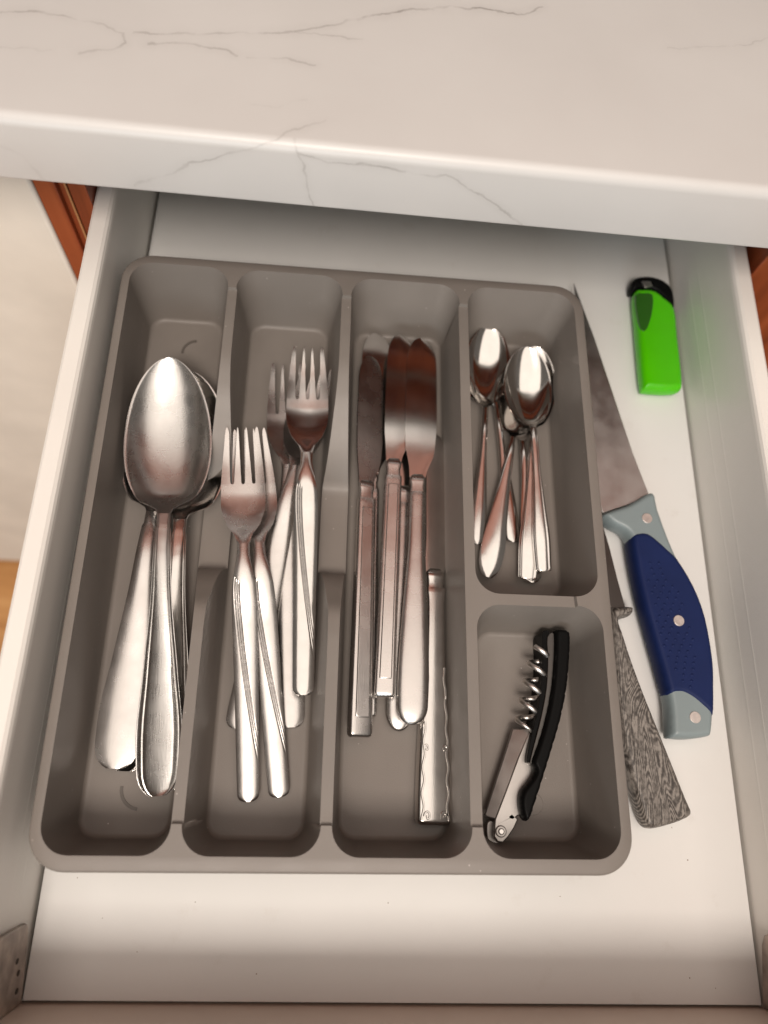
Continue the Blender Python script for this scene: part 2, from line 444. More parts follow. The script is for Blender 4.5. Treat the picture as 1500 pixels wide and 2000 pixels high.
ap = thing('kitchen_appliance', 'cream white appliance front standing left of the cherry cabinet', 'appliance', (-0.35, 0.65, -0.655))
def local_box(name, lo, hi, mat, root, bevel=0.001):
    L = root.location
    return box(name, tuple(lo[i]-L[i] for i in range(3)), tuple(hi[i]-L[i] for i in range(3)), mat, root, bevel)
local_box('front_panel', (-0.645, YF, -0.645), (-0.0385, YF+0.02, 0.108), 'appliance', ap, 0.002)
local_box('housing', (-0.640, YF+0.021, -0.650), (-0.0400, 0.92, 0.110), 'appliance', ap)

cb = thing('base_cabinet', 'cherry red wooden base cabinet that the drawer slides out of', 'cabinet', (0.16, 0.6, -0.655))
local_box('stile', (-0.0375, YF, -0.60), (-0.0268, YF+0.02, 0.117), 'cherry', cb, 0.0008)
local_box('groove', (-0.0270, YF+0.004, -0.60), (-0.0232, YF+0.018, 0.116), 'cherry', cb, 0.0003)
local_box('bead', (-0.0230, YF+0.001, -0.60), (-0.0218, YF+0.018, 0.1165), 'bead', cb, 0.0004)
local_box('face_panel', (-0.0216, YF+0.002, -0.60), (-0.0125, YF+0.02, 0.116), 'cherry', cb, 0.0005)
local_box('stile', (0.3515, YF, -0.60), (0.62, YF+0.02, 0.117), 'cherry', cb, 0.0008)
local_box('side_panel', (-0.0375, YF+0.021, -0.60), (-0.020, 0.92, 0.118), 'white_wall', cb)
local_box('side_panel', (0.357, YF+0.021, -0.60), (0.374, 0.92, 0.118), 'white_wall', cb)
local_box('back_panel', (-0.019, 0.90, -0.60), (0.356, 0.915, 0.118), 'white_wall', cb)
local_box('top_rail', (-0.0120, YF+0.001, 0.088), (0.351, YF+0.02, 0.117), 'cherry', cb)
local_box('door', (-0.0120, YF+0.001, -0.60), (0.351, YF+0.02, -0.06), 'cherry', cb)

# countertop: a rounded slab edge extruded along x
prof = []
r1, r2 = 0.0048, 0.002
for k in range(7):
    a = math.radians(180 + 90 * (1 - k/6) - 90) if False else math.radians(90 + 90 * k / 6)
    prof.append((YC + r1 + r1 * math.cos(a), ZC1 - r1 + r1 * math.sin(a)))
for k in range(5):
    a = math.radians(180 + 90 * k / 4)
    prof.append((YC + r2 + r2 * math.cos(a), ZC0 + r2 + r2 * math.sin(a)))
prof += [(0.95, ZC0), (0.95, ZC1)]
xs = [-0.65, 0.95]
V = [(x, y, z) for x in xs for (y, z) in prof]; n = len(prof)
F = [(i, (i+1) % n, n + (i+1) % n, n + i) for i in range(n)] + [tuple(range(n-1, -1, -1)), tuple(range(n, 2*n))]
def tv(*pts): return list(pts)
VE = [
 (tv((-0.0277,0.3861),(-0.0191,0.389),(-0.0077,0.3887),(0.0135,0.3858),(0.0224,0.3821),(0.0243,0.3764),(0.0188,0.3718),(0.0072,0.3677)), 0.0011, 0.55),
 (tv((-0.0239,0.367),(-0.0041,0.3686)), 0.0009, 0.3),
 (tv((0.0270,0.3829),(0.0597,0.387),(0.0765,0.3915),(0.0926,0.394)), 0.0012, 0.5),
 (tv((0.0926,0.394),(0.1087,0.401),(0.1241,0.4085),(0.1421,0.4153),(0.1606,0.4203),(0.1793,0.4214),(0.1946,0.4212),(0.2032,0.4279)), 0.0012, 0.85),
 (tv((0.0926,0.3938),(0.1224,0.3938)), 0.0009, 0.4),
 (tv((0.0330,0.3779),(0.0499,0.3801),(0.0649,0.3785),(0.0690,0.3765)), 0.0012, 0.55),
 (tv((0.0736,0.3757),(0.0905,0.3782),(0.1025,0.3756)), 0.0010, 0.5),
 (tv((0.0781,0.3499),(0.0884,0.3499),(0.1002,0.3560)), 0.0009, 0.25),
 (tv((0.1080,0.3460),(0.0955,0.3376),(0.090,0.333),(0.0774,0.3268),(0.0644,0.320),(0.0536,0.3165),(0.0452,0.310),(0.0286,0.301)), 0.0010, 0.55),
 (tv((0.0971,0.3338),(0.0985,0.3270),(0.1017,0.3137),(0.1048,0.2987)), 0.0009, 0.5),
 (tv((0.0985,0.3275),(0.1105,0.3241),(0.123,0.3252),(0.1305,0.3245),(0.1423,0.323),(0.1543,0.3217),(0.1595,0.3232),(0.1703,0.3181),(0.182,0.3107),(0.1931,0.3028),(0.1989,0.2987)), 0.0010, 0.62),
 (tv((0.123,0.3253),(0.1423,0.3230)), 0.0014, 0.8),
 (tv((-0.03,0.320),(-0.015,0.312),(-0.010,0.300)), 0.0016, 0.16),
 (tv((0.26,0.41),(0.30,0.418),(0.33,0.436)), 0.0010, 0.3),
]
M['marble'] = marble('veined_white_laminate', VE, ZC1)
ct = mesh_obj('countertop', V, F, 'marble', None, sharp=30)
tag(ct, 'white marble-look countertop with grey veins above the open drawer', 'countertop')

us_ = box('underside_board', (-0.64, YC+0.006, ZC0-0.0016), (0.94, YF-0.002, ZC0-0.0001), 'cherry', ct, 0.0)

# wall cabinet over the counter, mirrored in the cutlery
wc = thing('wall_cabinet', 'cherry wood wall cabinet mirrored orange in the knife blades', 'cabinet', (0.16, 0.77, 0.66))
local_box('carcass', (-0.75, 0.605, 0.66), (1.10, 0.95, 1.62), 'cherry', wc)
for x in (-0.745, -0.125, 0.495):
    d = local_box('door', (x, 0.582, 0.70), (x + 0.60, 0.604, 1.61), 'cherry', wc, 0.004)

# ------------------------------------------------------------------ the drawer
W = 0.335; YB = 0.50
dr = thing('kitchen_drawer', 'open white kitchen drawer with cream metal sides', 'drawer', (W/2, 0.25, -0.016))
def dl(v): return (v[0]-dr.location[0], v[1]-dr.location[1], v[2]-dr.location[2])
local_box('bottom_panel', (0.0014, 0.0012, -0.014), (W-0.0014, YB, 0.0), 'melamine', dr, 0.0004)
local_box('seam', (-0.004, -0.004, -0.0155), (W+0.004, YB, -0.0145), 'seam', dr, 0.0)  # dark sheet added below the bottom's edge gap so it looks shaded
ZS = 0.063
def side(sign, x_in):
    # cross-section, x measured outward from the foot of the inner face
    pr = [(0.0, -0.015), (0.0, 0.0), (0.00045, 0.0180), (0.00040, 0.0184), (0.00042, 0.0192), (0.00050, 0.0196),
          (0.00073, 0.0290), (0.00068, 0.0294), (0.00070, 0.0302), (0.00078, 0.0306), (0.0012, 0.0450), (0.0016, 0.0585),
          (0.0019, 0.0605), (0.0026, 0.0620), (0.0040, ZS), (0.0106, ZS), (0.0118, ZS - 0.0008), (0.0122, ZS - 0.002), (0.0122, -0.015)]
    y0, y1 = 0.0, YB
    V = [dl((x_in + sign*x, y, z)) for y in (y0, y1) for x, z in pr]; n = len(pr)
    F = []
    for i in range(n):
        q = (i, (i+1) % n, n + (i+1) % n, n + i)
        F.append(q if sign > 0 else q[::-1])
    F += [tuple(range(n-1, -1, -1)) if sign > 0 else tuple(range(n)), tuple(range(n, 2*n)) if sign > 0 else tuple(range(2*n-1, n-1, -1))]
    return mesh_obj('side_wall', V, F, 'metal_side', dr, sharp=4)
side(-1, 0.0); side(1, W)
local_box('drawer_front', (-0.035, -0.020, -0.05), (W+0.035, 0.0, 0.0655), 'front_panel', dr, 0.001)
local_box('back_wall', (0.0, YB+0.001, -0.014), (W, YB+0.014, 0.075), 'metal_side', dr)
# fixing brackets clipped to the inner faces near the drawer front
def bracket(x, s):
    yz = [(0.0005, 0.0005), (0.027, 0.0065), (0.0315, 0.0095), (0.0325, 0.0125), (0.0318, 0.034), (0.030, 0.052), (0.0005, 0.055)]
    V = [dl((x, y, z)) for y, z in yz] + [dl((x + s*0.0022, y, z)) for y, z in yz]; n = len(yz)
    F = [tuple(range(n)), tuple(range(2*n-1, n-1, -1))] + [(i, n+i, n+(i+1) % n, (i+1) % n) for i in range(n)]
    if s < 0: F = [f[::-1] for f in F]
    o = mesh_obj('bracket', V, F, 'bracket', dr, bevel=0.0006)
    for (y, z) in ((0.007, 0.010), (0.014, 0.012), (0.019, 0.016)):
        c = [dl((x + s*0.0020, y + 0.0012*math.cos(a), z + 0.0016*math.sin(a))) for a in np.linspace(0, 2*math.pi, 10)[:-1]]
        d = [(q[0] + s*0.0004, q[1], q[2]) for q in c]; m_ = len(c)
        mesh_obj('screw_hole', c + d, [tuple(range(m_, 2*m_))] + [(i, (i+1) % m_, m_+(i+1) % m_, m_+i) for i in range(m_)], 'seam', o)
bracket(-0.0006, 1); bracket(W + 0.0006, -1)
# crumbs on the white bottom
V = []; F = []
for (x, y) in [(0.0165,0.049),(0.047,0.020),(0.158,0.041),(0.03,0.033),(0.29,0.083),(0.2985,0.0765),(0.3050,0.0620),(0.294,0.079),(0.3,0.012),(0.24,0.045),(0.1,0.012),(0.07,0.04),(0.312,0.008)]:
    s = random.uniform(0.00018, 0.00034); b0 = len(V)
    V += [(x-s, y-s*0.6, 0.0), (x+s, y-s, 0.0), (x+s*0.7, y+s, 0.0), (x-s, y+s*0.8, 0.0), (x, y, s*1.2)]
    F += [(b0+i, b0+(i+1) % 4, b0+4) for i in range(4)] + [(b0+3, b0+2, b0+1, b0)]
cr = mesh_obj('crumbs', V, F, 'crumb'); cr['kind'] = 'stuff'
tag(cr, 'scattered dark crumbs on the white drawer bottom', 'crumbs')

# ------------------------------------------------------------------ the cutlery tray
TW, TL, ZR, ZD, ZFL = 0.2533, 0.3021, 0.045, 0.0426, 0.004
tray = thing('cutlery_tray', 'grey moulded plastic cutlery tray with five compartments', 'tray', (0.00629, 0.05538, 0.0))
tray.rotation_euler = (0, 0, 0.01294)
TM = Matrix.Translation(tray.location) @ Matrix.Rotation(0.01294, 4, 'Z')
sad_back = pchip([0.176, 0.1875, 0.1932, 0.2019, 0.2158, 0.2297, 0.246, 0.262], [0.0080, 0.0092, 0.0150, 0.0225, 0.031, 0.038, 0.0422, ZD])
sad_front = pchip([0.100, 0.1103, 0.1211, 0.1330, 0.1385, 0.1400], [ZD, 0.0415, 0.034, 0.0225, 0.0130, 0.0080])
def z_saddle(y):
    if y < 0.100 or y > 0.262: return ZD
    if y <= 0.1400: return float(sad_front(y))
    if y < 0.176: return 0.0080
    return float(sad_back(y))
YS0, YS1, XS = 0.0185, 0.2848, 0.2350      # where the dividers step down from the rim
ys_shared = sorted(set([YS0] + list(np.linspace(0.0195, 0.098, 8)) + list(np.linspace(0.100, 0.1400, 22)) + list(np.linspace(0.146, 0.176, 4)) + list(np.linspace(0.178, 0.262, 32)) + [0.2838, YS1]))
RR, RF = 0.0120, 0.0085
# compartments: rim rectangle, floor rectangle (x0, x1, y0, y1)
CP = [((0.0046, 0.0565, 0.0063, 0.2968), (0.0083, 0.0497, 0.0102, 0.2890)),
      ((0.0608, 0.1181, 0.0063, 0.2968), (0.0657, 0.1112, 0.0102, 0.2890)),
      ((0.1227, 0.1827, 0.0063, 0.2968), (0.1266, 0.1785, 0.0106, 0.2880)),
      ((0.1872, 0.2478, 0.1215, 0.2968), (0.1950, 0.2425, 0.1300, 0.2872)),
      ((0.1872, 0.2482, 0.0063, 0.1170), (0.1950, 0.2432, 0.0108, 0.1108))]
def perimeter(rect, fr, k):
    """samples round a compartment: list of (rim xy, floor-corner spec, top z)"""
    (x0, x1, y0, y1), (a0, a1, b0, b1) = rect, fr
    P = []
    def zt(side, x, y):
        if k == 0: return z_saddle(y) if side == 'R' else ZR
        if k == 1: return z_saddle(y) if side in 'LR' else ZR
        if k == 2: return z_saddle(y) if side == 'L' else (ZD if side == 'R' else ZR)
        if k == 3: return ZD if side in ('L', 'BLc') or (side == 'F' and x < XS) else ZR
        return ZD if side in ('L', 'TLc') or (side == 'B' and x < XS) else ZR
    def add(px, py, fx, fy, z, nx, ny): P.append((px, py, fx, fy, z, nx, ny))
    def rem(v, lo, hi, l2, h2): return l2 + (v - lo) / (hi - lo) * (h2 - l2)
    if k == 3: ysl = [y for y in np.linspace(y0 + RR, YS1, 10)]
    elif k == 4: ysl = [y for y in np.linspace(YS0, y1 - RR, 10)]
    else: ysl = ys_shared
    # right side, going up (+y)
    rs = ysl if k in (0, 1, 2) else ([y for y in np.linspace(y0 + RR, YS1, 10)] if k == 3 else [y for y in np.linspace(YS0, y1 - RR, 10)])
    lowr = lambda y: rem(y, y0 + RR, y1 - RR, b0 + RF, b1 - RF)
    if k in (0, 1, 2): add(x1, rs[0], a1, lowr(rs[0]), ZR, 1, 0)
    for y in rs: add(x1, y, a1, lowr(y), zt('R', x1, y), 1, 0)
    if k in (0, 1, 2): add(x1, rs[-1], a1, lowr(rs[-1]), ZR, 1, 0)
    def arc(cx, cy, fx, fy, a_start, z):
        for i in range(1, 9):
            a = math.radians(a_start + 90 * i / 9)
            add(cx + RR*math.cos(a), cy + RR*math.sin(a), fx + RF*math.cos(a), fy + RF*math.sin(a), z, math.cos(a), math.sin(a))
    arc(x1-RR, y1-RR, a1-RF, b1-RF, 0, ZR)
    # back side, going left
    bx = list(np.linspace(x1-RR, x0+RR, 8))
    lowx = lambda x: rem(x, x0 + RR, x1 - RR, a0 + RF, a1 - RF)
    if k == 4:
        add(x1-RR+0.0004, y1, a1-RF, b1, ZR, 0, 1)
        for x in bx: add(x, y1, lowx(x), b1, ZD, 0, 1)
    else:
        for x in bx: add(x, y1, lowx(x), b1, ZR, 0, 1)
    arc(x0+RR, y1-RR, a0+RF, b1-RF, 90, ZD if k == 4 else ZR)
    # left side, going down
    ls = ysl[::-1]
    if k in (1, 2, 3): add(x0, ls[0], a0, lowr(ls[0]), ZR, -1, 0)
    for y in ls: add(x0, y, a0, lowr(y), zt('L', x0, y), -1, 0)
    if k in (1, 2, 4): add(x0, ls[-1], a0, lowr(ls[-1]), ZR, -1, 0)
    arc(x0+RR, y0+RR, a0+RF, b0+RF, 180, ZD if k == 3 else ZR)
    fx_ = list(np.linspace(x0+RR, x1-RR, 8))
    if k == 3:
        for x in fx_: add(x, y0, lowx(x), b0, ZD, 0, -1)
        add(x1-RR+0.0004, y0, a1-RF, b0, ZR, 0, -1)
    else:
        for x in fx_: add(x, y0, lowx(x), b0, ZR, 0, -1)
    arc(x1-RR, y0+RR, a1-RF, b0+RF, 270, ZR)
    return P
TV = []; TF = []; tops = []
FR = 0.0022
for k, (rect, fr) in enumerate(CP):
    P = perimeter(rect, fr, k); n = len(P); rings = []
    def at_z(p, z):
        t = (z - ZFL) / (ZR - ZFL)
        return (p[2] + (p[0]-p[2])*t, p[3] + (p[1]-p[3])*t, z)
    for i in range(5):                      # fillet from the floor to the wall
        a = math.radians(90 * i / 4)
        ins = FR * (1 - math.sin(a)); h = FR * (1 - math.cos(a))
        ring = []
        for p in P:
            q = at_z(p, ZFL + h); ring.append((q[0] - p[5]*ins, q[1] - p[6]*ins, ZFL + h))
        rings.append(ring)
    for f in (0.0, 0.35, 0.7, 1.0):
        if f == 0.0: continue
        rings.append([at_z(p, (ZFL+FR) + (p[4] - ZFL - FR) * f) for p in P])
    base = len(TV)
    for r_ in rings: TV += r_
    for i in range(len(rings) - 1):
        for j in range(n):
            TF.append((base + i*n + j, base + (i+1)*n + j, base + (i+1)*n + (j+1) % n, base + i*n + (j+1) % n))
    TF.append(tuple(base + j for j in range(n)))
    tops.append([(rings[-1][j], P[j]) for j in range(n)])
def top_at(k, side):
    """top-edge points of compartment k on its left or right side, running up in y, divider level only"""
    nx = 1 if side == 'R' else -1
    pts = [t for t, p in tops[k] if p[5] == nx and p[6] == 0]
    pts = sorted(pts, key=lambda q: q[1])
    return pts
# dividers 1 and 2: strips between neighbouring top edges (they carry the dips)
for k in (0, 1):
    A = [t for t, p in tops[k] if p[5] == 1 and p[6] == 0]            # upwards
    B = [t for t, p in tops[k+1] if p[5] == -1 and p[6] == 0][::-1]
    b0 = len(TV); TV += A + B; n = len(A)
    for i in range(n - 1): TF.append((b0+i, b0+n+i, b0+n+i+1, b0+i+1))
# divider 3 with the cross divider: one flat piece
A = [t for t, p in tops[2] if p[5] == 1 and p[6] == 0]                # C3 right side, upwards, with its two rim-level ends
c4 = tops[3]; c5 = tops[4]
def run(tp, pred): return [t for t, p in tp if pred(t, p)]
L4 = [t for t, p in c4 if p[5] == -1 and p[6] == 0]                   # downwards, first one at rim level
L5 = [t for t, p in c5 if p[5] == -1 and p[6] == 0]                   # downwards, last one at rim level
arc4 = [t for t, p in c4 if p[4] == ZD and p[5] < 0 and p[6] < 0]
bot4 = [t for t, p in c4 if p[4] == ZD and p[5] == 0 and p[6] == -1]
top5 = [t for t, p in c5 if p[4] == ZD and p[5] == 0 and p[6] == 1]
arc5 = [t for t, p in c5 if p[4] == ZD and p[5] < 0 and p[6] > 0]
poly = A[1:-1][::-1] + L5[:-1][::-1] + arc5[::-1] + top5[::-1] + bot4[::-1] + arc4[::-1] + L4[1:][::-1]
bm = bmesh.new()
vs = [bm.verts.new(q) for q in poly]; es = [bm.edges.new((vs[i], vs[(i+1) % len(vs)])) for i in range(len(vs))]
bmesh.ops.triangle_fill(bm, use_beauty=True, use_dissolve=False, edges=es, normal=(0, 0, 1))
bm.verts.ensure_lookup_table(); bm.verts.index_update()
b0 = len(TV); TV += [tuple(v.co) for v in bm.verts]
TF += [tuple(b0 + v.index for v in (f.verts if f.normal.z >= 0 else reversed(f.verts))) for f in bm.faces]
bm.free()
# little vertical steps where dividers meet the rim
def stepface(a_hi, b_hi, a_lo, b_lo):
    b0 = len(TV); TV.extend([a_hi, b_hi, b_lo, a_lo]); TF.append((b0, b0+1, b0+2, b0+3))
R3 = A
stepface(R3[-1], L4[0], R3[-2], L4[1])
stepface(L5[-1], R3[0], L5[-2], R3[1])
hi4 = [t for t, p in c4 if p[4] == ZR and p[6] == -1 and abs(p[5]) == 0][0]; hi5 = [t for t, p in c5 if p[4] == ZR and p[6] == 1 and p[5] == 0][0]
stepface(hi4, hi5, bot4[-1], top5[0])
# rim plate: outer rounded rectangle minus one inner contour
def outer(ins, rad, z, n=10):
    out = []
    for cx, cy, a0 in ((TW-ins-rad, TL-ins-rad, 0), (ins+rad, TL-ins-rad, 90), (ins+rad, ins+rad, 180), (TW-ins-rad, ins+rad, 270)):
        for i in range(n + 1):
            a = math.radians(a0 + 90*i/n); out.append((cx + rad*math.cos(a), cy + rad*math.sin(a), z))
    return out
inner = []
def rim_run(k, pred): return [t for t, p in tops[k] if p[4] == ZR and pred(t, p)]
# walk counter-clockwise: right edge of C5 and C4, back edges right to left, left edge of C1, front edges left to right
midy = 0.15
def seq(k, start, stop):
    """rim-level points of a compartment in walking order between two predicates"""
    return [t for t, p in tops[k]]
P5 = tops[4]; P4 = tops[3]; P3 = tops[2]; P2 = tops[1]; P1 = tops[0]
c5r = [t for t, p in P5 if p[4] == ZR and (p[5] > 0 or (p[5] == 0 and p[6] == 1))]     # right side, back right arc, hi point (front right arc comes last in the list)
fr5 = [t for t, p in P5 if p[4] == ZR and p[5] > 0 and p[6] < 0]
c5up = [q for q in c5r if q not in fr5]
c4lo = [t for t, p in P4 if p[4] == ZR and p[6] < 0]                                     # hi point then front right arc
c4rest = [t for t, p in P4 if p[4] == ZR and p[6] >= 0]
inner += c5up + c4lo + c4rest
inner += [t for t, p in P3 if p[4] == ZR and t[1] > midy]
inner += [t for t, p in P2 if p[4] == ZR and t[1] > midy]
p1b = [t for t, p in P1 if p[4] == ZR]
# C1: from its right back step round the back, the left side, the front, to the right front step
i_hi = max(range(len(p1b)), key=lambda i: (p1b[i][0] > 0.056 and p1b[i][1] > midy))
first_low = [i for i, q in enumerate(p1b) if q[0] > 0.0564 and q[1] < midy][0]
inner += p1b[first_low+1:] + [p1b[first_low]]
for PP in (P2, P3):
    f_ = [t for t, p in PP if p[4] == ZR and t[1] < midy]
    # list order: right low step first, then left low step, front left arc, front, front right arc
    inner += f_[1:] + [f_[0]]
f5 = [t for t, p in P5 if p[4] == ZR and t[1] < midy and (p[5] < 0 or (p[6] < 0))]
inner += f5
dedup = []
for q in inner:
    if not dedup or (abs(q[0]-dedup[-1][0]) + abs(q[1]-dedup[-1][1])) > 1e-7: dedup.append(q)
inner = dedup
o1 = outer(0.0011, 0.0150, ZR)
bm = bmesh.new()
def loop(pts):
    vs = [bm.verts.new(q) for q in pts]
    return [bm.edges.new((vs[i], vs[(i+1) % len(vs)])) for i in range(len(vs))]
es = loop(o1) + loop(inner)
bmesh.ops.triangle_fill(bm, use_beauty=True, use_dissolve=False, edges=es, normal=(0, 0, 1))
bm.verts.ensure_lookup_table(); bm.verts.index_update()
b0 = len(TV); TV += [tuple(v.co) for v in bm.verts]
TF += [tuple(b0 + v.index for v in (f.verts if f.normal.z >= 0 else reversed(f.verts))) for f in bm.faces]
bm.free()
# rolled outer lip and the outer wall under it
rings = [o1, outer(0.0004, 0.0157, ZR-0.0004), outer(0.0, 0.0161, ZR-0.0013), outer(0.0, 0.0161, ZR-0.0045), outer(0.0016, 0.0145, ZR-0.0045),
         outer(0.0020, 0.0141, ZR-0.006), outer(0.0062, 0.0110, 0.003), outer(0.0080, 0.0095, 0.0008)]
n = len(o1); base = len(TV)
for r_ in rings: TV += r_
for i in range(len(rings)-1):
    for j in range(n):
        TF.append((base + i*n + j, base + (i+1)*n + j, base + (i+1)*n + (j+1) % n, base + i*n + (j+1) % n))
TF.append(tuple(base + (len(rings)-1)*n + j for j in range(n-1, -1, -1)))
tb = mesh_obj('tray_body', TV, TF, 'tray', tray, sharp=38)
bm = bmesh.new(); bm.from_mesh(tb.data); bmesh.ops.remove_doubles(bm, verts=bm.verts, dist=4e-6)
bmesh.ops.recalc_face_normals(bm, faces=bm.faces)
bm.to_mesh(tb.data); bm.free()
tb.data.polygons.foreach_set('use_smooth', [True]*len(tb.data.polygons)); tb.data.set_sharp_from_angle(angle=math.radians(38))
bv = tb.modifiers.new('edge', 'BEVEL'); bv.width = 0.0007; bv.segments = 3; bv.limit_method = 'ANGLE'; bv.angle_limit = math.radians(50); bv.use_clamp_overlap = True
# moulded marks on compartment floors
def arc_mark(cx, cy, r_, a0, a1, w=0.0014):
    V = []; F = []; N = 14
    for i in range(N+1):
        a = math.radians(a0 + (a1-a0)*i/N)
        for q, z in ((-w/2, ZFL), (-w/2, ZFL+0.0004), (w/2, ZFL+0.0004), (w/2, ZFL)):
            V.append((cx + (r_+q)*math.cos(a), cy + (r_+q)*math.sin(a), z))
    for i in range(N):
        for j in range(3): F.append((i*4+j, (i+1)*4+j, (i+1)*4+j+1, i*4+j+1))
    F += [(0, 1, 2, 3), (N*4+3, N*4+2, N*4+1, N*4)]
    return mesh_obj('moulded_mark', V, F, 'mark', tray)
c = TM.inverted() @ Vector((0.03874, 0.32353, 0.00400)); arc_mark(c.x, c.y, 0.0080, 95, 185)
c = TM.inverted() @ Vector((0.04025, 0.08752, 0.00400)); arc_mark(c.x, c.y, 0.0090, 175, 265)
c = TM.inverted() @ Vector((0.22718, 0.08571, 0.00400))
V = [(c.x + 0.0052*math.cos(a), c.y + 0.0052*math.sin(a), z) for z in (ZFL, ZFL+0.0005) for a in np.linspace(0, 2*math.pi, 25)[:-1]]
mesh_obj('moulded_disc', V, [tuple(range(24, 48))] + [(i, (i+1) % 24, 24+(i+1) % 24, 24+i) for i in range(24)], 'tray', tray, bevel=0.0002)

# ------------------------------------------------------------------ spoons
def make_spoon(name, label, group, end, tip, roll, bw, nw, hw, hend, bl=0.395, depth=0.0085, style='plain', mat='steel', arch=0.006, twist=0.0, th=0.0016, tipr=0.56, neckr=0.52, qm=0.45):
    """bw bowl half width, nw neck half width, hw widest handle half width near the end, bl bowl length as part of the whole"""
    root = thing(name, label, 'spoon', group=group)
    L = lay(root, end, tip, roll)
    nb = 1 - bl
    # handle outline
    hf = pchip([0, 0.12, 0.25, 0.45, 0.62, nb - 0.035, nb], [hw*0.90, hw, hw*0.77, hw*0.44, nw*1.08, nw*0.94, nw])
    def handle_w(f):
        w = float(hf(f))
        e = hend
        if f < e: w *= max(0.09, 1 - ((e - f)/e)**(2.2 if style != 'square' else 5))**0.43
        return max(w, 0.00015)
    # bowl outline: blunt at the neck, a little pointed at the tip
    def bowl_w(q):
        a = 1 - abs((q - qm)/qm)**2.15 if q < qm else 1 - ((q - qm)/(1 - qm))**2.05
        w = bw * max(a, 0.0)**(neckr if q < qm else tipr)
        return w
    def width(f):
        if f <= nb: return handle_w(f)
        q = (f - nb)/bl
        b = bowl_w(q)
        if q < 0.10:
            s = q/0.10; s = s*s*(3-2*s)
            return nw*(1-s) + max(b, nw)*s
        return max(b, 0.00015)
    zc = pchip([0, 0.15, 0.40, nb - 0.10, nb, nb + 0.10*bl + 0.02, nb + 0.5*bl, 1.0], [0.0, 0.0006, arch*0.75, arch, arch*0.50, -0.0030, -0.0034, 0.0])
    NB, NH, NC = 46, 70, 33
    fs_h = [e for e in (hend*(1 - math.cos(math.pi/2*i/6)) for i in range(1, 6))] + list(np.linspace(hend, nb, NH))
    fs_b = [nb + bl*(1 - (1 - i/NB)**1.35) for i in range(NB+1)]
    us = np.sin(np.linspace(-math.pi/2, math.pi/2, NC))
    def row(f):
        w = width(f); z0 = float(zc(f)); r_ = []
        q = (f - nb)/bl
        for u in us:
            if q > 0:
                dd = depth * (math.sin(math.pi*min(1, q)**0.66)**0.8 if 0 < q < 1 else 0.0)
                z = z0 - dd*(1 - min(1.0, abs(u)/0.945)**2.7)
                if q < 0.16: z += 0.0009*(1 - u*u)*(1 - q/0.16)
            else:
                g = min(1.0, max(0.0, (nb - f)/0.08))
                if style == 'concave':
                    rim = 0.0010*math.exp(-((abs(u) - 0.86)/0.07)**2) + 0.0005*math.exp(-((abs(u) - 0.70)/0.04)**2)
                    z = z0 + (rim - 0.0016*(1 - u*u))*min(1, w/0.006) + 0.0009*(1-u*u)*(1-g)
                elif style == 'square':
                    z = z0 + 0.0004*math.exp(-((abs(u)-0.8)/0.09)**2)*g + (0.0006*g + 0.0009*(1-g))*(1-u*u)
                else:
                    z = z0 + 0.0010*(1 - u*u)*g + 0.0009*(1-u*u)*(1-g)
            if twist and f < nb: z += twist*w*u*min(1.0, (nb - f)/0.3)
            r_.append((w*u, f*L, z))
        return r_
    sheet('handle', [row(f) for f in fs_h], th, mat, root, bevel=0.00035, seam=nb*L)
    sheet('bowl', [row(f) for f in fs_b], th, mat, root, bevel=0.0002, seam=nb*L)
    return root
SP = dict(bw=0.0222, nw=0.0033, hend=0.055)
g = 'tablespoons nested in the left compartment'
make_spoon('tablespoon', 'tablespoon underneath the wide smooth handle at the left', g, (0.03252, 0.09446, 0.00850), (0.03296, 0.30216, 0.01350), 0.0, hw=0.0105, style='concave', **SP)
make_spoon('tablespoon', 'tablespoon with a wide smooth bright handle end lying at the far left', g, (0.02834, 0.09539, 0.01200), (0.03164, 0.30160, 0.01700), 0.0, hw=0.0108, style='plain', mat='steel_satin', **SP)
make_spoon('tablespoon', 'tablespoon under the topmost one, its bowl showing to the right', g, (0.05324, 0.08680, 0.01050), (0.03970, 0.30034, 0.02350), 0.03, hw=0.0098, style='concave', **SP)
make_spoon('tablespoon', 'topmost tablespoon with a large scratched oval bowl and dark grooved handle', g, (0.05035, 0.08415, 0.01550), (0.03086, 0.30168, 0.03350), 0.0, hw=0.0098, style='concave', mat='bowl_steel', twist=-0.34, **SP)

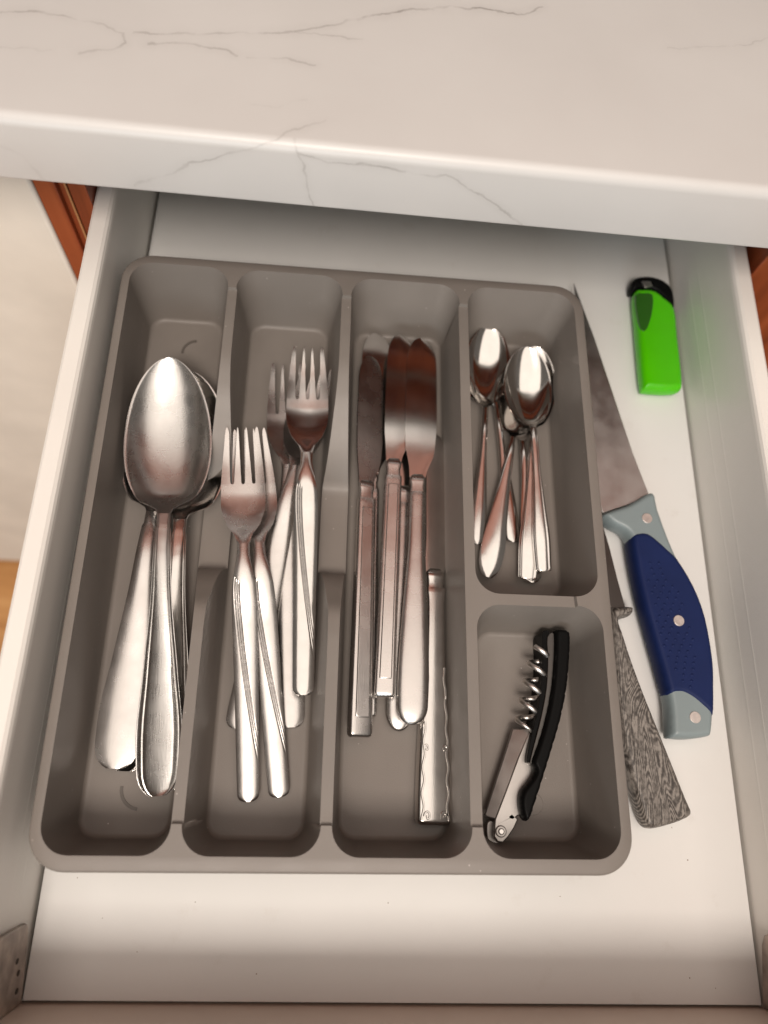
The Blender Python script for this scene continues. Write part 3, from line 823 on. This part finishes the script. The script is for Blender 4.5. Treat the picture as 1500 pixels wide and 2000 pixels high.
# ------------------------------------------------------------------ forks
def make_fork(name, label, group, end, tip, roll, style, mat, hw0=0.0112, arch=0.007):
    root = thing(name, label, 'fork', group=group)
    L = lay(root, end, tip, roll)
    fh = 1 - 0.063/L            # neck
    head0 = fh + 0.02
    pal = 1 - 0.0305/L                   # tine roots
    bwid = 0.0112
    if style == 'wavy':
        hf = pchip([0, 0.05, 0.25, 0.49, 0.54, 0.585, fh-0.02, fh], [0.0050, 0.0052, 0.0056, 0.0061, 0.0058, 0.0045, 0.0031, 0.0031]); hend = 0.021
    else:
        hf = pchip([0, 0.05, 0.25, 0.45, 0.56, fh-0.03, fh], [0.0064, 0.0066, 0.0064, 0.0058, 0.0048, 0.0033, 0.0031]); hend = 0.030
    wf = pchip([fh, fh+0.02, fh+0.06, fh+0.12, pal, 1.0], [0.0031, 0.0040, 0.0086, bwid, bwid*0.985, bwid*0.78])
    zc = pchip([0, 0.2, 0.45, fh-0.07, fh, fh+0.045, fh+0.09, fh+0.15, pal+0.05, 1.0], [0.0, 0.0005, 0.003, arch*0.92, arch*0.75, 0.0030, 0.0008, -0.0005, -0.0004, 0.0018])
    # handle
    NC = 85
    us = np.linspace(-1, 1, NC)
    fs = [hend*(1 - math.cos(math.pi/2*i/8)) for i in range(2, 8)] + list(np.linspace(hend, fh, 150))
    rows = []
    for f in fs:
        w = float(hf(f))
        if f < hend: w *= max(0.05, 1 - ((hend-f)/hend)**2.3)**0.40
        w = max(w, 0.0002); r_ = []
        for u in us:
            z = float(zc(f)) + 0.0011*(1 - abs(u)**(2.5 if f < fh - 0.06 else 2 + 0.5*(fh - f)/0.06))
            if style == 'wavy' and f < 0.60:
                x = u*w
                for kk in range(3):
                    # three fine lines that sweep from the left shoulder to the right edge of the end
                    q_ = (0.565 - 0.006*kk - f)/0.46
                    if q_ < 0: continue
                    xc = w*(-0.80 + 0.19*kk + 1.65*q_**1.7)
                    if xc > w*0.90: continue
                    z -= 0.00030*min(1.0, (0.90 - xc/w)/0.35)*math.exp(-((x - xc)/0.00028)**2)
                if f < 0.035: z -= 0.0006*(1 - f/0.035)*0.5
            r_.append((u*w, f*L, z))
        rows.append(r_)
    sheet('handle', rows, 0.0018, mat, root, bevel=0.00011, sharp=50, seam=fh*L)
    # head with four tines
    V = []; F = []; m = 7
    fs = list(np.linspace(fh, pal, 34)) + [pal + (1-pal)*t for t in (0.012, 0.03, 0.05, 0.08, 0.13, 0.2, 0.3, 0.4, 0.5, 0.6, 0.7, 0.8, 0.88, 0.94, 0.975, 0.992, 1.0)]
    rg = 0.0017
    for t in range(4):
        base = len(V)
        for f in fs:
            w = float(wf(f)); cell = 2*w/4
            lo = -w + t*cell; hi = lo + cell
            if f > pal:
                d = (f - pal)*L
                gap = 0.0009 * (math.sqrt(max(0, 1 - (1 - min(1, d/0.0014))**2))) + 0.0006*(f-pal)/(1-pal)
                if t > 0: lo += gap
                if t < 3: hi -= gap
                tt = (f - pal)/(1 - pal)
                c_ = (lo+hi)/2; hwid = (hi-lo)/2
                k = 1 - 0.35*tt
                if tt > 0.86: k *= math.sqrt(max(0.02, 1 - ((tt-0.86)/0.14)**2))
                if t == 0: lo2, hi2 = lo + (hi-lo)*(1-k)*0.35, hi - (hi-lo)*(1-k)*0.65
                elif t == 3: lo2, hi2 = lo + (hi-lo)*(1-k)*0.65, hi - (hi-lo)*(1-k)*0.35
                else: lo2, hi2 = c_ - hwid*k, c_ + hwid*k
                lo, hi = lo2, hi2
            for j in range(m):
                x = lo + (hi-lo)*j/(m-1); u = x/max(w, 1e-6)
                dish = 0.0016*(u*u)*min(1, max(0, (f-fh)/0.08))*(1 if f < pal else max(0.0, 1-(f-pal)*4))
                neck = 0.0011*(1-u*u)*max(0.0, 1-(f-fh)/0.05)
                V.append((x, f*L, float(zc(f)) + dish + neck))
        F += grid_faces(len(fs), m, base)
    th = [0.0018 - 0.0005*max(0, (v[1]/L - pal)/(1-pal)) for v in V]
    VV, FF = thicken(V, F, th, fh*L)
    mesh_obj('tines', VV, FF, mat, root, sharp=45, bevel=0.0003)
    return root
g = 'forks in the second compartment'
make_fork('table_fork', 'plain fork at the bottom with a straight blunt handle end', g, (0.10782, 0.11669, 0.00650), (0.09151, 0.31449, 0.01350), 0, 'plain', 'steel_satin')
make_fork('table_fork', 'plain fork whose flat handle slants down to the left', g, (0.08233, 0.11496, 0.00850), (0.10959, 0.31230, 0.01750), 0, 'plain', 'steel_satin')
make_fork('table_fork', 'grooved fork at the front, right and lower of the nested pair', g, (0.10481, 0.08527, 0.00700), (0.07543, 0.26740, 0.02300), 0.03, 'wavy', 'steel_satin')
make_fork('table_fork', 'grooved fork at the front touching the spoon bowls, top of its pair', g, (0.09067, 0.08293, 0.00950), (0.07217, 0.26581, 0.02750), 0, 'wavy', 'steel_satin')
make_fork('table_fork', 'grooved fork lying on top at the back with tines pointing to the rear', g, (0.11289, 0.13112, 0.01850), (0.10359, 0.31585, 0.03000), 0, 'wavy', 'steel')

# ------------------------------------------------------------------ table knives
def make_knife(name, label, group, end, tip, roll, bol, hw_n, hw_e, bw_l, bw_r, style, mat='steel_satin', bmat='blade', th=0.0034, tipx=-0.3):
    """bol: where blade meets handle (part of the length); bw_l / bw_r blade reach left and right of the axis"""
    root = thing(name, label, 'knife', group=group)
    L = lay(root, end, tip, roll)
    # handle, closed rings
    N = 32; rings = []
    e = 0.03 if style != 'round' else 0.075
    if style == 'ornate': hf = pchip([0, 0.08*bol, 0.35*bol, 0.7*bol, 0.93*bol, bol], [hw_e, hw_e*1.0, hw_e*0.9, hw_e*0.62, hw_n, hw_n*1.15])
    elif style == 'round': hf = pchip([0, 0.18*bol, 0.45*bol, 0.8*bol, bol], [hw_e*0.93, hw_e, hw_e*0.86, hw_n*1.02, hw_n])
    else: hf = pchip([0, 0.3*bol, 0.7*bol, bol], [hw_e, hw_e*0.94, hw_n*1.05, hw_n])
    fs = [e*(1 - math.cos(math.pi/2*i/8))*bol for i in range(9)] + list(np.linspace(e*bol, bol*0.985, 90))[1:] + [bol]
    ex = 2.5 if style == 'round' else 5.0
    for f in fs:
        w = float(hf(f)); h = th
        if f < e*bol:
            q = max(0.0, 1 - ((e*bol - f)/(e*bol))**(2.2 if style == 'round' else 4))
            w *= q**0.5 if style == 'round' else 1 - 0.25*(1-q); h *= (0.25 + 0.75*q**0.5)
            w = max(w, 0.0004); h = max(h, 0.0004)
        if style == 'round': h *= 0.82 + 0.25*f/bol
        if f > bol*0.985: w *= 0.97; h *= 0.94
        ring = []
        for i in range(N):
            a = 2*math.pi*i/N
            ca, sa = math.cos(a), math.sin(a)
            x = w*math.copysign(abs(ca)**(2/ex), ca); z = h*math.copysign(abs(sa)**(2/ex), sa)
            ring.append((x, f*L, z))
        rings.append(ring)
    hd = loft('handle', [r_[::-1] for r_ in rings[::-1]][::-1] if False else rings, mat, root, sharp=45)
    bm_ = bmesh.new(); bm_.from_mesh(hd.data); bmesh.ops.recalc_face_normals(bm_, faces=bm_.faces); bm_.to_mesh(hd.data); bm_.free()
    if style == 'panel':
        # raised panel framed by a step, on the upper face
        o = []
        for f in np.linspace(0.075*bol, 0.955*bol, 30): o.append((float(hf(f))*0.60, f*L))
        pts = [(x, y) for x, y in o] + [(-x, y) for x, y in o[::-1]]
        prism('inset_panel', pts, th*0.7, th + 0.00075, mat, hd, bevel=0.0005)
    if style == 'ornate':
        for s in (-1, 1):
            V = []; F = []; pts = []
            for i in range(120):
                f = (0.02 + 0.62*i/119)*bol
                w = float(hf(f)); q = i/119
                x = s*(w*0.80 - 0.0011*math.sin(q*math.pi*6.0)**2 * (1 - 0.5*q))
                pts.append((x, f*L, th*0.97 + 0.0001))
            for cxy, rr, turns in (((s*hw_e*0.45, 0.035*bol*L), 0.0016, 1.2), ((s*hw_e*0.55, 0.30*bol*L), 0.0013, 1.0)):
                pts2 = [(cxy[0] + s*rr*(1-k/30)*math.cos(k/30*turns*6.28), cxy[1] + rr*(1-k/30)*1.6*math.sin(k/30*turns*6.28), th*0.97 + 0.0001) for k in range(28)]
                tube('scroll', pts2, 0.00050, mat, hd)
            tube('scroll', pts, 0.00055, mat, hd)
    # bolster: a narrow waist between handle and blade
    bo = []
    for f, k in ((bol - 0.001, 0.86), (bol + 0.004/L, 0.80), (bol + 0.006/L, 0.90), (bol + 0.0085/L, 0.92), (bol + 0.011/L, 0.55)):
        w = float(hf(bol))*k; h = th*k*(0.75 if k > 0.6 else 0.4)
        bo.append([(w*math.copysign(abs(math.cos(a))**0.5, math.cos(a)), f*L, h*math.copysign(abs(math.sin(a))**0.5, math.sin(a))) for a in np.linspace(0, 2*math.pi, 25)[:-1]])
    b_ = loft('bolster', bo, mat, root, sharp=50)
    bm_ = bmesh.new(); bm_.from_mesh(b_.data); bmesh.ops.recalc_face_normals(bm_, faces=bm_.faces); bm_.to_mesh(b_.data); bm_.free()
    # blade
    b0 = bol + 0.009/L; n0 = float(hf(bol))*0.85
    lf = pchip([b0, b0+0.01, b0+0.10, 0.80, 1.0], [n0*1.1, n0*1.12, bw_l*0.95, bw_l, bw_l*0.97])
    rf = pchip([b0, b0+0.012, b0+0.07, b0+0.16, 0.84, 1.0], [n0*1.1, n0*1.2, bw_r*0.88, bw_r, bw_r*0.98, bw_r*0.86])
    rows = []; NC = 15; ths = []
    tq = 0.080
    for i in range(60):
        f = b0 + (1-b0)*(1 - (1 - i/59)**1.3)
        l_, r_ = -float(lf(f)), float(rf(f))
        s = (f - (1-tq))/tq
        if s > 0:
            c = l_ + (r_-l_)*0.46
            k = max(0.012, 1 - min(1, s)**2.2)**0.46
            l_ = c + (l_-c)*k; r_ = c + (r_-c)*k
        row = []
        for j in range(NC):
            t = j/(NC-1); x = l_ + (r_-l_)*t
            row.append((x, f*L, 0.0009 - 0.00055*max(0, (t-0.35)/0.65)**2))
        rows.append(row); ths.append(0.0014)
    sheet('blade', rows, ths, bmat, root, bevel=0.0002)
    return root
def tube(name, pts, r_, mat, parent, n=6, caps=True):
    V = []; F = []
    pts = [Vector(q) for q in pts]
    for i, q in enumerate(pts):
        d = (pts[min(i+1, len(pts)-1)] - pts[max(i-1, 0)])
        d = d.normalized() if d.length > 0 else Vector((0, 1, 0))
        u = d.cross(Vector((0, 0, 1)))
        u = u.normalized() if u.length > 1e-6 else Vector((1, 0, 0))
        v = u.cross(d)
        rr = r_(i/(len(pts)-1)) if callable(r_) else r_
        for k in range(n):
            a = 2*math.pi*k/n; V.append(q + rr*(u*math.cos(a) + v*math.sin(a)))
    for i in range(len(pts)-1):
        for k in range(n): F.append((i*n+k, i*n+(k+1) % n, (i+1)*n+(k+1) % n, (i+1)*n+k))
    F.append(tuple(range(n-1, -1, -1))); F.append(tuple((len(pts)-1)*n+k for k in range(n)))
    return mesh_obj(name, V, F, mat, parent, sharp=60)
g = 'table knives in the third compartment'
make_knife('table_knife', 'table knife at the bottom showing only its round blade tip at the rear', g, (0.14338, 0.12287, 0.00850), (0.14124, 0.34324, 0.00850), 0, 0.545, 0.0045, 0.0058, 0.0072, 0.0110, 'panel')
make_knife('table_knife', 'table knife underneath, its short rounded handle end peeking out', g, (0.16017, 0.11693, 0.00850), (0.16073, 0.33159, 0.00850), 0, 0.555, 0.0048, 0.0068, 0.0072, 0.0110, 'round')
make_knife('table_knife', 'ornate table knife with scroll relief along its handle at the right wall', g, (0.17727, 0.07509, 0.00900), (0.17766, 0.27897, 0.00900), 0.12, 0.560, 0.0048, 0.0084, 0.0050, 0.0072, 'ornate', 'steel', th=0.0046)
make_knife('table_knife', 'leftmost table knife with a square panelled handle and blade coloured like a dark reflection', g, (0.14070, 0.11291, 0.01700), (0.13823, 0.32186, 0.01750), 0.25, 0.580, 0.0046, 0.0058, 0.0062, 0.0090, 'panel', bmat='dark_reflection_blade')
make_knife('table_knife', 'square-ended panelled table knife lying between the leftmost and the round-handled knife', g, (0.15184, 0.13178, 0.01750), (0.15470, 0.33744, 0.01750), 0.0, 0.565, 0.0045, 0.0052, 0.0062, 0.0100, 'panel')
make_knife('table_knife', 'table knife with a smooth rounded handle and broad mirror-like blade', g, (0.16538, 0.11952, 0.01850), (0.16748, 0.33552, 0.01850), 0.0, 0.553, 0.0047, 0.0080, 0.0078, 0.0100, 'round')

# ------------------------------------------------------------------ teaspoons
g = 'teaspoons in the right rear compartment'
TS = dict(tipr=0.54, neckr=0.72, qm=0.53, depth=0.0060, arch=0.0016, th=0.0012, mat='steel_mirror')
make_spoon('teaspoon', 'teaspoon lowest at the left, handle crossing under to the right', g, (0.22113, 0.21784, 0.00800), (0.20699, 0.35678, 0.01250), 0, bw=0.0134, nw=0.0018, hw=0.0042, hend=0.03, bl=0.40, **TS)
make_spoon('teaspoon', 'teaspoon at the left with a slim pointed handle along the divider', g, (0.20057, 0.21482, 0.01000), (0.20903, 0.34954, 0.01650), 0.05, bw=0.0134, nw=0.0018, hw=0.0042, hend=0.03, bl=0.40, **TS)
make_spoon('teaspoon', 'teaspoon at the bottom of the right pile with a round handle end', g, (0.23101, 0.19597, 0.00700), (0.22582, 0.32927, 0.01250), 0, bw=0.0138, nw=0.0019, hw=0.0058, hend=0.05, bl=0.385, **TS)
make_spoon('teaspoon', 'teaspoon with a leaf shaped handle slanting down to the left', g, (0.20591, 0.19676, 0.00950), (0.23057, 0.32992, 0.01550), 0, bw=0.0138, nw=0.0018, hw=0.0066, hend=0.09, bl=0.385, **TS)
make_spoon('teaspoon', 'teaspoon with a flared square ended handle in the right pile', g, (0.22740, 0.19696, 0.01100), (0.23569, 0.33719, 0.01800), 0, bw=0.0140, nw=0.0018, hw=0.0056, hend=0.012, bl=0.385, style='square', **TS)
make_spoon('teaspoon', 'topmost teaspoon of the right pile with a bright oval bowl', g, (0.23561, 0.20109, 0.01300), (0.22934, 0.33401, 0.02150), 0, bw=0.0141, nw=0.0018, hw=0.0048, hend=0.015, bl=0.385, style='square', **TS)

# ------------------------------------------------------------------ corkscrew
o = (0.22841, 0.11440, 0.00400)
ck = thing('corkscrew', 'folding waiter corkscrew with black handle and steel spiral in the front right compartment', 'corkscrew', (o[0], o[1], 0.004))
OX, OY = o[0], o[1]
zb = -0.004
def cpoly(pts, z): return pts
right = [(0.23690, 0.16747), (0.24041, 0.16842), (0.24331, 0.16777), (0.24445, 0.16470), (0.24309, 0.15077), (0.24071, 0.13692), (0.23684, 0.12290), (0.23181, 0.10900), (0.22695, 0.09618), (0.22279, 0.08550), (0.22009, 0.07925), (0.21789, 0.07875), (0.21634, 0.08245), (0.21603, 0.08755), (0.21741, 0.09184), (0.22076, 0.09578), (0.22367, 0.10042), (0.22236, 0.10452), (0.22486, 0.11064), (0.22829, 0.11949), (0.23193, 0.13167), (0.23469, 0.14538), (0.23614, 0.15812)]
left = [(0.23080, 0.16600), (0.23274, 0.16767), (0.23483, 0.16672), (0.23389, 0.15322), (0.23221, 0.14053), (0.22904, 0.12810), (0.22518, 0.11594), (0.22306, 0.10763), (0.22091, 0.10407), (0.22077, 0.10685), (0.22345, 0.11707), (0.22704, 0.12924), (0.22947, 0.14292), (0.23052, 0.15435)]
liner = [(0.23307, 0.16436), (0.23688, 0.16610), (0.23580, 0.15061), (0.23347, 0.13551), (0.22935, 0.11959), (0.22447, 0.10647), (0.22286, 0.10364), (0.22165, 0.10453), (0.22397, 0.11230), (0.22811, 0.12555), (0.23132, 0.13913), (0.23278, 0.15302)]
pillow('handle_scale', smooth_poly(right, 3), 0.0150, 0.0060, 0.0016, 'black', ck, (OX, OY))
prism('handle_scale', smooth_poly(left, 3), 0.0005, 0.0165, 'black', ck, 0.0012, (OX, OY), 3)
prism('liner', smooth_poly(liner, 3), 0.002, 0.0172, 'dark_steel', ck, 0.0004, (OX, OY))
# spiral worm
a = Vector((0.23062, 0.15881, 0.01750)); b = Vector((0.22105, 0.11837, 0.01500))
ax = (b - a); Lw = ax.length; ax.normalize(); sx = ax.cross(Vector((0, 0, 1))).normalized(); sz = sx.cross(ax)
pts = []
for i in range(230):
    t = i/229; ang = t*2*math.pi*4.4 + 0.6
    q = a + ax*(Lw*t) + (sx*math.cos(ang) + sz*math.sin(ang))*0.0043
    pts.append((q.x-OX, q.y-OY, q.z-0.004))
tube('worm', pts, lambda t: 0.00135*(1 - 0.5*max(0, (t-0.85)/0.15)), 'worm_steel', ck, 10)
# lever: folded channel with a light side plate
plate = [(0.22414, 0.11985), (0.22293, 0.10887), (0.22250, 0.10464), (0.22518, 0.10262), (0.22480, 0.09960), (0.22214, 0.09560), (0.21851, 0.09185), (0.21734, 0.08684), (0.21761, 0.08080), (0.21613, 0.08032), (0.21435, 0.07850), (0.21217, 0.07889), (0.21172, 0.08021), (0.21372, 0.08160), (0.21467, 0.08073), (0.21657, 0.07900), (0.21448, 0.07498), (0.21144, 0.07097), (0.20896, 0.06875), (0.20656, 0.06913), (0.20492, 0.07126), (0.20528, 0.07608), (0.20559, 0.07873), (0.21160, 0.09234), (0.21754, 0.10635)]
prism('lever_plate', plate, 0.0095, 0.0120, 'lever', ck, 0.0005, (OX, OY))
back = [(0.21602, 0.12002), (0.22450, 0.12007), (0.21836, 0.10648), (0.21237, 0.09235), (0.20631, 0.07863), (0.20144, 0.07985), (0.20537, 0.09101), (0.21129, 0.10673)]
V = []
hs = [0.0090, 0.0117, 0.0117, 0.0117, 0.0117, 0.0080, 0.0084, 0.0088]
n = len(back)
V = [(x-OX, y-OY, h) for (x, y), h in zip(back, hs)] + [(x-OX, y-OY, h-0.0016) for (x, y), h in zip(back, hs)]
F = [tuple(range(n)), tuple(range(2*n-1, n-1, -1))] + [(i, n+i, n+(i+1) % n, (i+1) % n) for i in range(n)]
lb = mesh_obj('lever_channel', V, F, 'lever', ck, bevel=0.0005)
bm_ = bmesh.new(); bm_.from_mesh(lb.data); bmesh.ops.recalc_face_normals(bm_, faces=bm_.faces); bm_.to_mesh(lb.data); bm_.free()
lower = [(0.20355, 0.07755), (0.20675, 0.07718), (0.20660, 0.07094), (0.20825, 0.06855), (0.21092, 0.06751), (0.20868, 0.06614), (0.20552, 0.06695), (0.20338, 0.06955), (0.20273, 0.07351)]
prism('lever_ear', smooth_poly(lower, 3), 0.0035, 0.0060, 'lever', ck, 0.0006, (OX, OY))
def disc(name, c, r_, z0, z1, mat, parent, origin, bevel=0.0004, n=24, sy=1.0):
    return prism(name, [(c[0] + r_*math.cos(2*math.pi*k/n), c[1] + sy*r_*math.sin(2*math.pi*k/n)) for k in range(n)], z0, z1, mat, parent, bevel, origin)
pv = (0.20812, 0.07357, 0.01700)
disc('pivot', pv, 0.0026, 0.0118, 0.0130, 'lever', ck, (OX, OY))
disc('pivot', pv, 0.0014, 0.0128, 0.0137, 'steel', ck, (OX, OY))

# ------------------------------------------------------------------ chef's knife with blue grip
kn = thing('kitchen_knife', 'kitchen knife with riveted navy blue and grey grip beside the tray', 'knife', ((0.30700, 0.18426, 0.00000)[0], (0.30700, 0.18426, 0.00000)[1], 0.0))
KO = (kn.location[0], kn.location[1])
blade = [(0.26451, 0.39057), (0.27487, 0.35138), (0.28429, 0.30980), (0.29209, 0.27544), (0.29927, 0.24960), (0.28522, 0.24251), (0.27124, 0.23704), (0.26953, 0.24548), (0.26909, 0.25944), (0.26771, 0.29497), (0.26616, 0.33618)]
prism('blade', blade, 0.0095, 0.0112, 'kitchen_blade', kn, 0.0003, KO)
bol = [(0.29918, 0.25014), (0.30167, 0.23953), (0.30540, 0.22469), (0.30977, 0.21140), (0.31725, 0.19628), (0.32148, 0.17970), (0.32264, 0.15808), (0.32131, 0.14361), (0.31892, 0.12947), (0.31706, 0.12141), (0.31521, 0.11961), (0.30511, 0.11804), (0.29714, 0.11826), (0.29570, 0.11969), (0.29642, 0.13369), (0.29548, 0.14258), (0.29342, 0.15419), (0.28976, 0.17270), (0.28655, 0.19185), (0.28470, 0.20882), (0.28407, 0.22104), (0.28105, 0.22619), (0.27575, 0.22885), (0.27219, 0.23162), (0.27047, 0.23572), (0.28475, 0.24180)]
pillow('handle', smooth_poly(bol, 3), 0.0100, 0.0070, 0.0030, 'grey_plastic', kn, KO)
grip = [(0.28410, 0.22272), (0.28843, 0.22565), (0.29368, 0.22567), (0.29860, 0.22240), (0.30442, 0.21685), (0.30962, 0.21130), (0.31709, 0.19619), (0.32132, 0.17962), (0.32248, 0.15803), (0.32114, 0.14357), (0.31869, 0.12894), (0.31417, 0.13180), (0.30853, 0.13666), (0.30261, 0.13949), (0.29656, 0.13875), (0.29534, 0.14254), (0.29328, 0.15414), (0.28962, 0.17263), (0.28642, 0.19176), (0.28457, 0.20873)]
gp = pillow('grip', smooth_poly(grip, 3), 0.0103, 0.0075, 0.0032, 'blue_rubber', kn, KO)
for q in ((1264,1012,.0175), (1326,1212,.0180), (1358,1401,.0175)):
    pass
for pt in ((0.29379, 0.23334, 0.01720), (0.30498, 0.17698, 0.01800), (0.30830, 0.12837, 0.01720)):
    disc('rivet', pt, 0.0029, pt[2]-0.002, pt[2]+0.0002, 'rivet', kn, KO, 0.0002)
# bumps moulded into the grip
dim = []
dim = [(0.29267, 0.20744), (0.29751, 0.20771), (0.29325, 0.20420), (0.29808, 0.20447), (0.29411, 0.20101), (0.29893, 0.20127), (0.29080, 0.19760), (0.29560, 0.19786), (0.30042, 0.19812), (0.29401, 0.19456), (0.29881, 0.19482), (0.30361, 0.19507), (0.29214, 0.19127), (0.29692, 0.19152), (0.30171, 0.19177), (0.30651, 0.19202), (0.29533, 0.18826), (0.30010, 0.18851), (0.30489, 0.18876), (0.29347, 0.18501), (0.29822, 0.18525), (0.30299, 0.18550), (0.30777, 0.18574), (0.29664, 0.18203), (0.30139, 0.18227), (0.30615, 0.18251), (0.29478, 0.17882), (0.29952, 0.17905), (0.29322, 0.17564), (0.29794, 0.17587), (0.29609, 0.17269), (0.30080, 0.17292), (0.31025, 0.17337), (0.29453, 0.16955), (0.29922, 0.16977), (0.30393, 0.16999), (0.30864, 0.17021), (0.29738, 0.16663), (0.30207, 0.16684), (0.30676, 0.16706), (0.31147, 0.16728), (0.29583, 0.16352), (0.30050, 0.16373), (0.30518, 0.16394), (0.30987, 0.16416), (0.29866, 0.16063), (0.30333, 0.16083), (0.30800, 0.16104), (0.29744, 0.15757), (0.30208, 0.15777), (0.30674, 0.15798), (0.31141, 0.15818), (0.30118, 0.15474), (0.30583, 0.15494), (0.31048, 0.15514), (0.30056, 0.15174), (0.30519, 0.15194), (0.30983, 0.15213), (0.30428, 0.14894), (0.30891, 0.14913), (0.30365, 0.14597), (0.30826, 0.14616), (0.30735, 0.14319)]
V = []; F = []
for (x, y) in dim:
    b0 = len(V); r_ = 0.00095
    for zz, k in ((0.0177, 1.0), (0.01805, 0.72), (0.01822, 0.3)):
        V += [(x-KO[0]+r_*k*math.cos(a), y-KO[1]+r_*k*math.sin(a), zz) for a in np.linspace(0, 2*math.pi, 9)[:-1]]
    for rr in range(2):
        F += [(b0+rr*8+i, b0+rr*8+(i+1) % 8, b0+(rr+1)*8+(i+1) % 8, b0+(rr+1)*8+i) for i in range(8)]
    F.append(tuple(b0+16+i for i in range(8)))
db = mesh_obj('grip_bumps', V, F, 'blue_rubber', gp, sharp=80); db['kind'] = 'stuff'

# ------------------------------------------------------------------ knife with wood-grain handle
wk = thing('paring_knife', 'knife with a grey wood grain handle and black blade tucked against the tray', 'knife', ((0.29003, 0.12938, 0.00000)[0], (0.29003, 0.12938, 0.00000)[1], 0.0))
WO = (wk.location[0], wk.location[1])
hp = [(0.27179, 0.18288), (0.27614, 0.18448), (0.28265, 0.18481), (0.28390, 0.18293), (0.28225, 0.18035), (0.27762, 0.17874), (0.27520, 0.17670), (0.27687, 0.16996), (0.28013, 0.15671), (0.28472, 0.14122), (0.29097, 0.12244), (0.29702, 0.10425), (0.30172, 0.09010), (0.30371, 0.08477), (0.30262, 0.08219), (0.29821, 0.08000), (0.29099, 0.07776), (0.28364, 0.07622), (0.28039, 0.07705), (0.27843, 0.08067), (0.27415, 0.09878), (0.27103, 0.12051), (0.27011, 0.14840), (0.27017, 0.16965)]
h_ = pillow('handle', smooth_poly(hp, 3), 0.0075, 0.0066, 0.0030, 'grain', wk, WO)
bp_ = [(0.26509, 0.24461), (0.27093, 0.23580), (0.27480, 0.21807), (0.27771, 0.20078), (0.28086, 0.18456), (0.27260, 0.18358), (0.27053, 0.20039), (0.26775, 0.22061)]
prism('blade', bp_, 0.0070, 0.0086, 'dark_steel', wk, 0.0003, WO)

# ------------------------------------------------------------------ lighter
lg = thing('lighter', 'neon green disposable lighter with black top by the right drawer wall', 'lighter', ((0.32213, 0.35512, 0.00000)[0], (0.32213, 0.35512, 0.00000)[1], 0.0))
LO = (lg.location[0], lg.location[1])
bd = [(0.30420, 0.38756), (0.30852, 0.39072), (0.31693, 0.39078), (0.32345, 0.38560), (0.32934, 0.37809), (0.32902, 0.35769), (0.32889, 0.33935), (0.32812, 0.32429), (0.32605, 0.32024), (0.31757, 0.31884), (0.30580, 0.31891), (0.30319, 0.32149), (0.30310, 0.34069), (0.30357, 0.36651)]
pillow('body', smooth_poly(bd, 3), 0.0062, 0.0057, 0.0036, 'green', lg, LO, n=13)
hd_ = [(0.30245, 0.39365), (0.30451, 0.39778), (0.31145, 0.40007), (0.31952, 0.39971), (0.32590, 0.39604), (0.32895, 0.39009), (0.32862, 0.37810), (0.32647, 0.37981), (0.32182, 0.38628), (0.31595, 0.39112), (0.30798, 0.39187), (0.30340, 0.38947)]
pillow('hood', smooth_poly(hd_, 3), 0.0064, 0.0056, 0.0012, 'black', lg, LO)
mt = [(0.30794, 0.39482), (0.31401, 0.39544), (0.31534, 0.39208), (0.31017, 0.39039)]
prism('wheel_guard', mt, 0.0110, 0.0128, 'lever', lg, 0.0004, LO)
win = [(0.30373, 0.38433), (0.30893, 0.38677), (0.31486, 0.38621), (0.31413, 0.37583), (0.31065, 0.36423), (0.30746, 0.35837), (0.30469, 0.35996), (0.30346, 0.37102)]
prism('fuel_window', smooth_poly(win, 2), 0.010, 0.01195, 'green_dark', lg, 0.0004, LO)
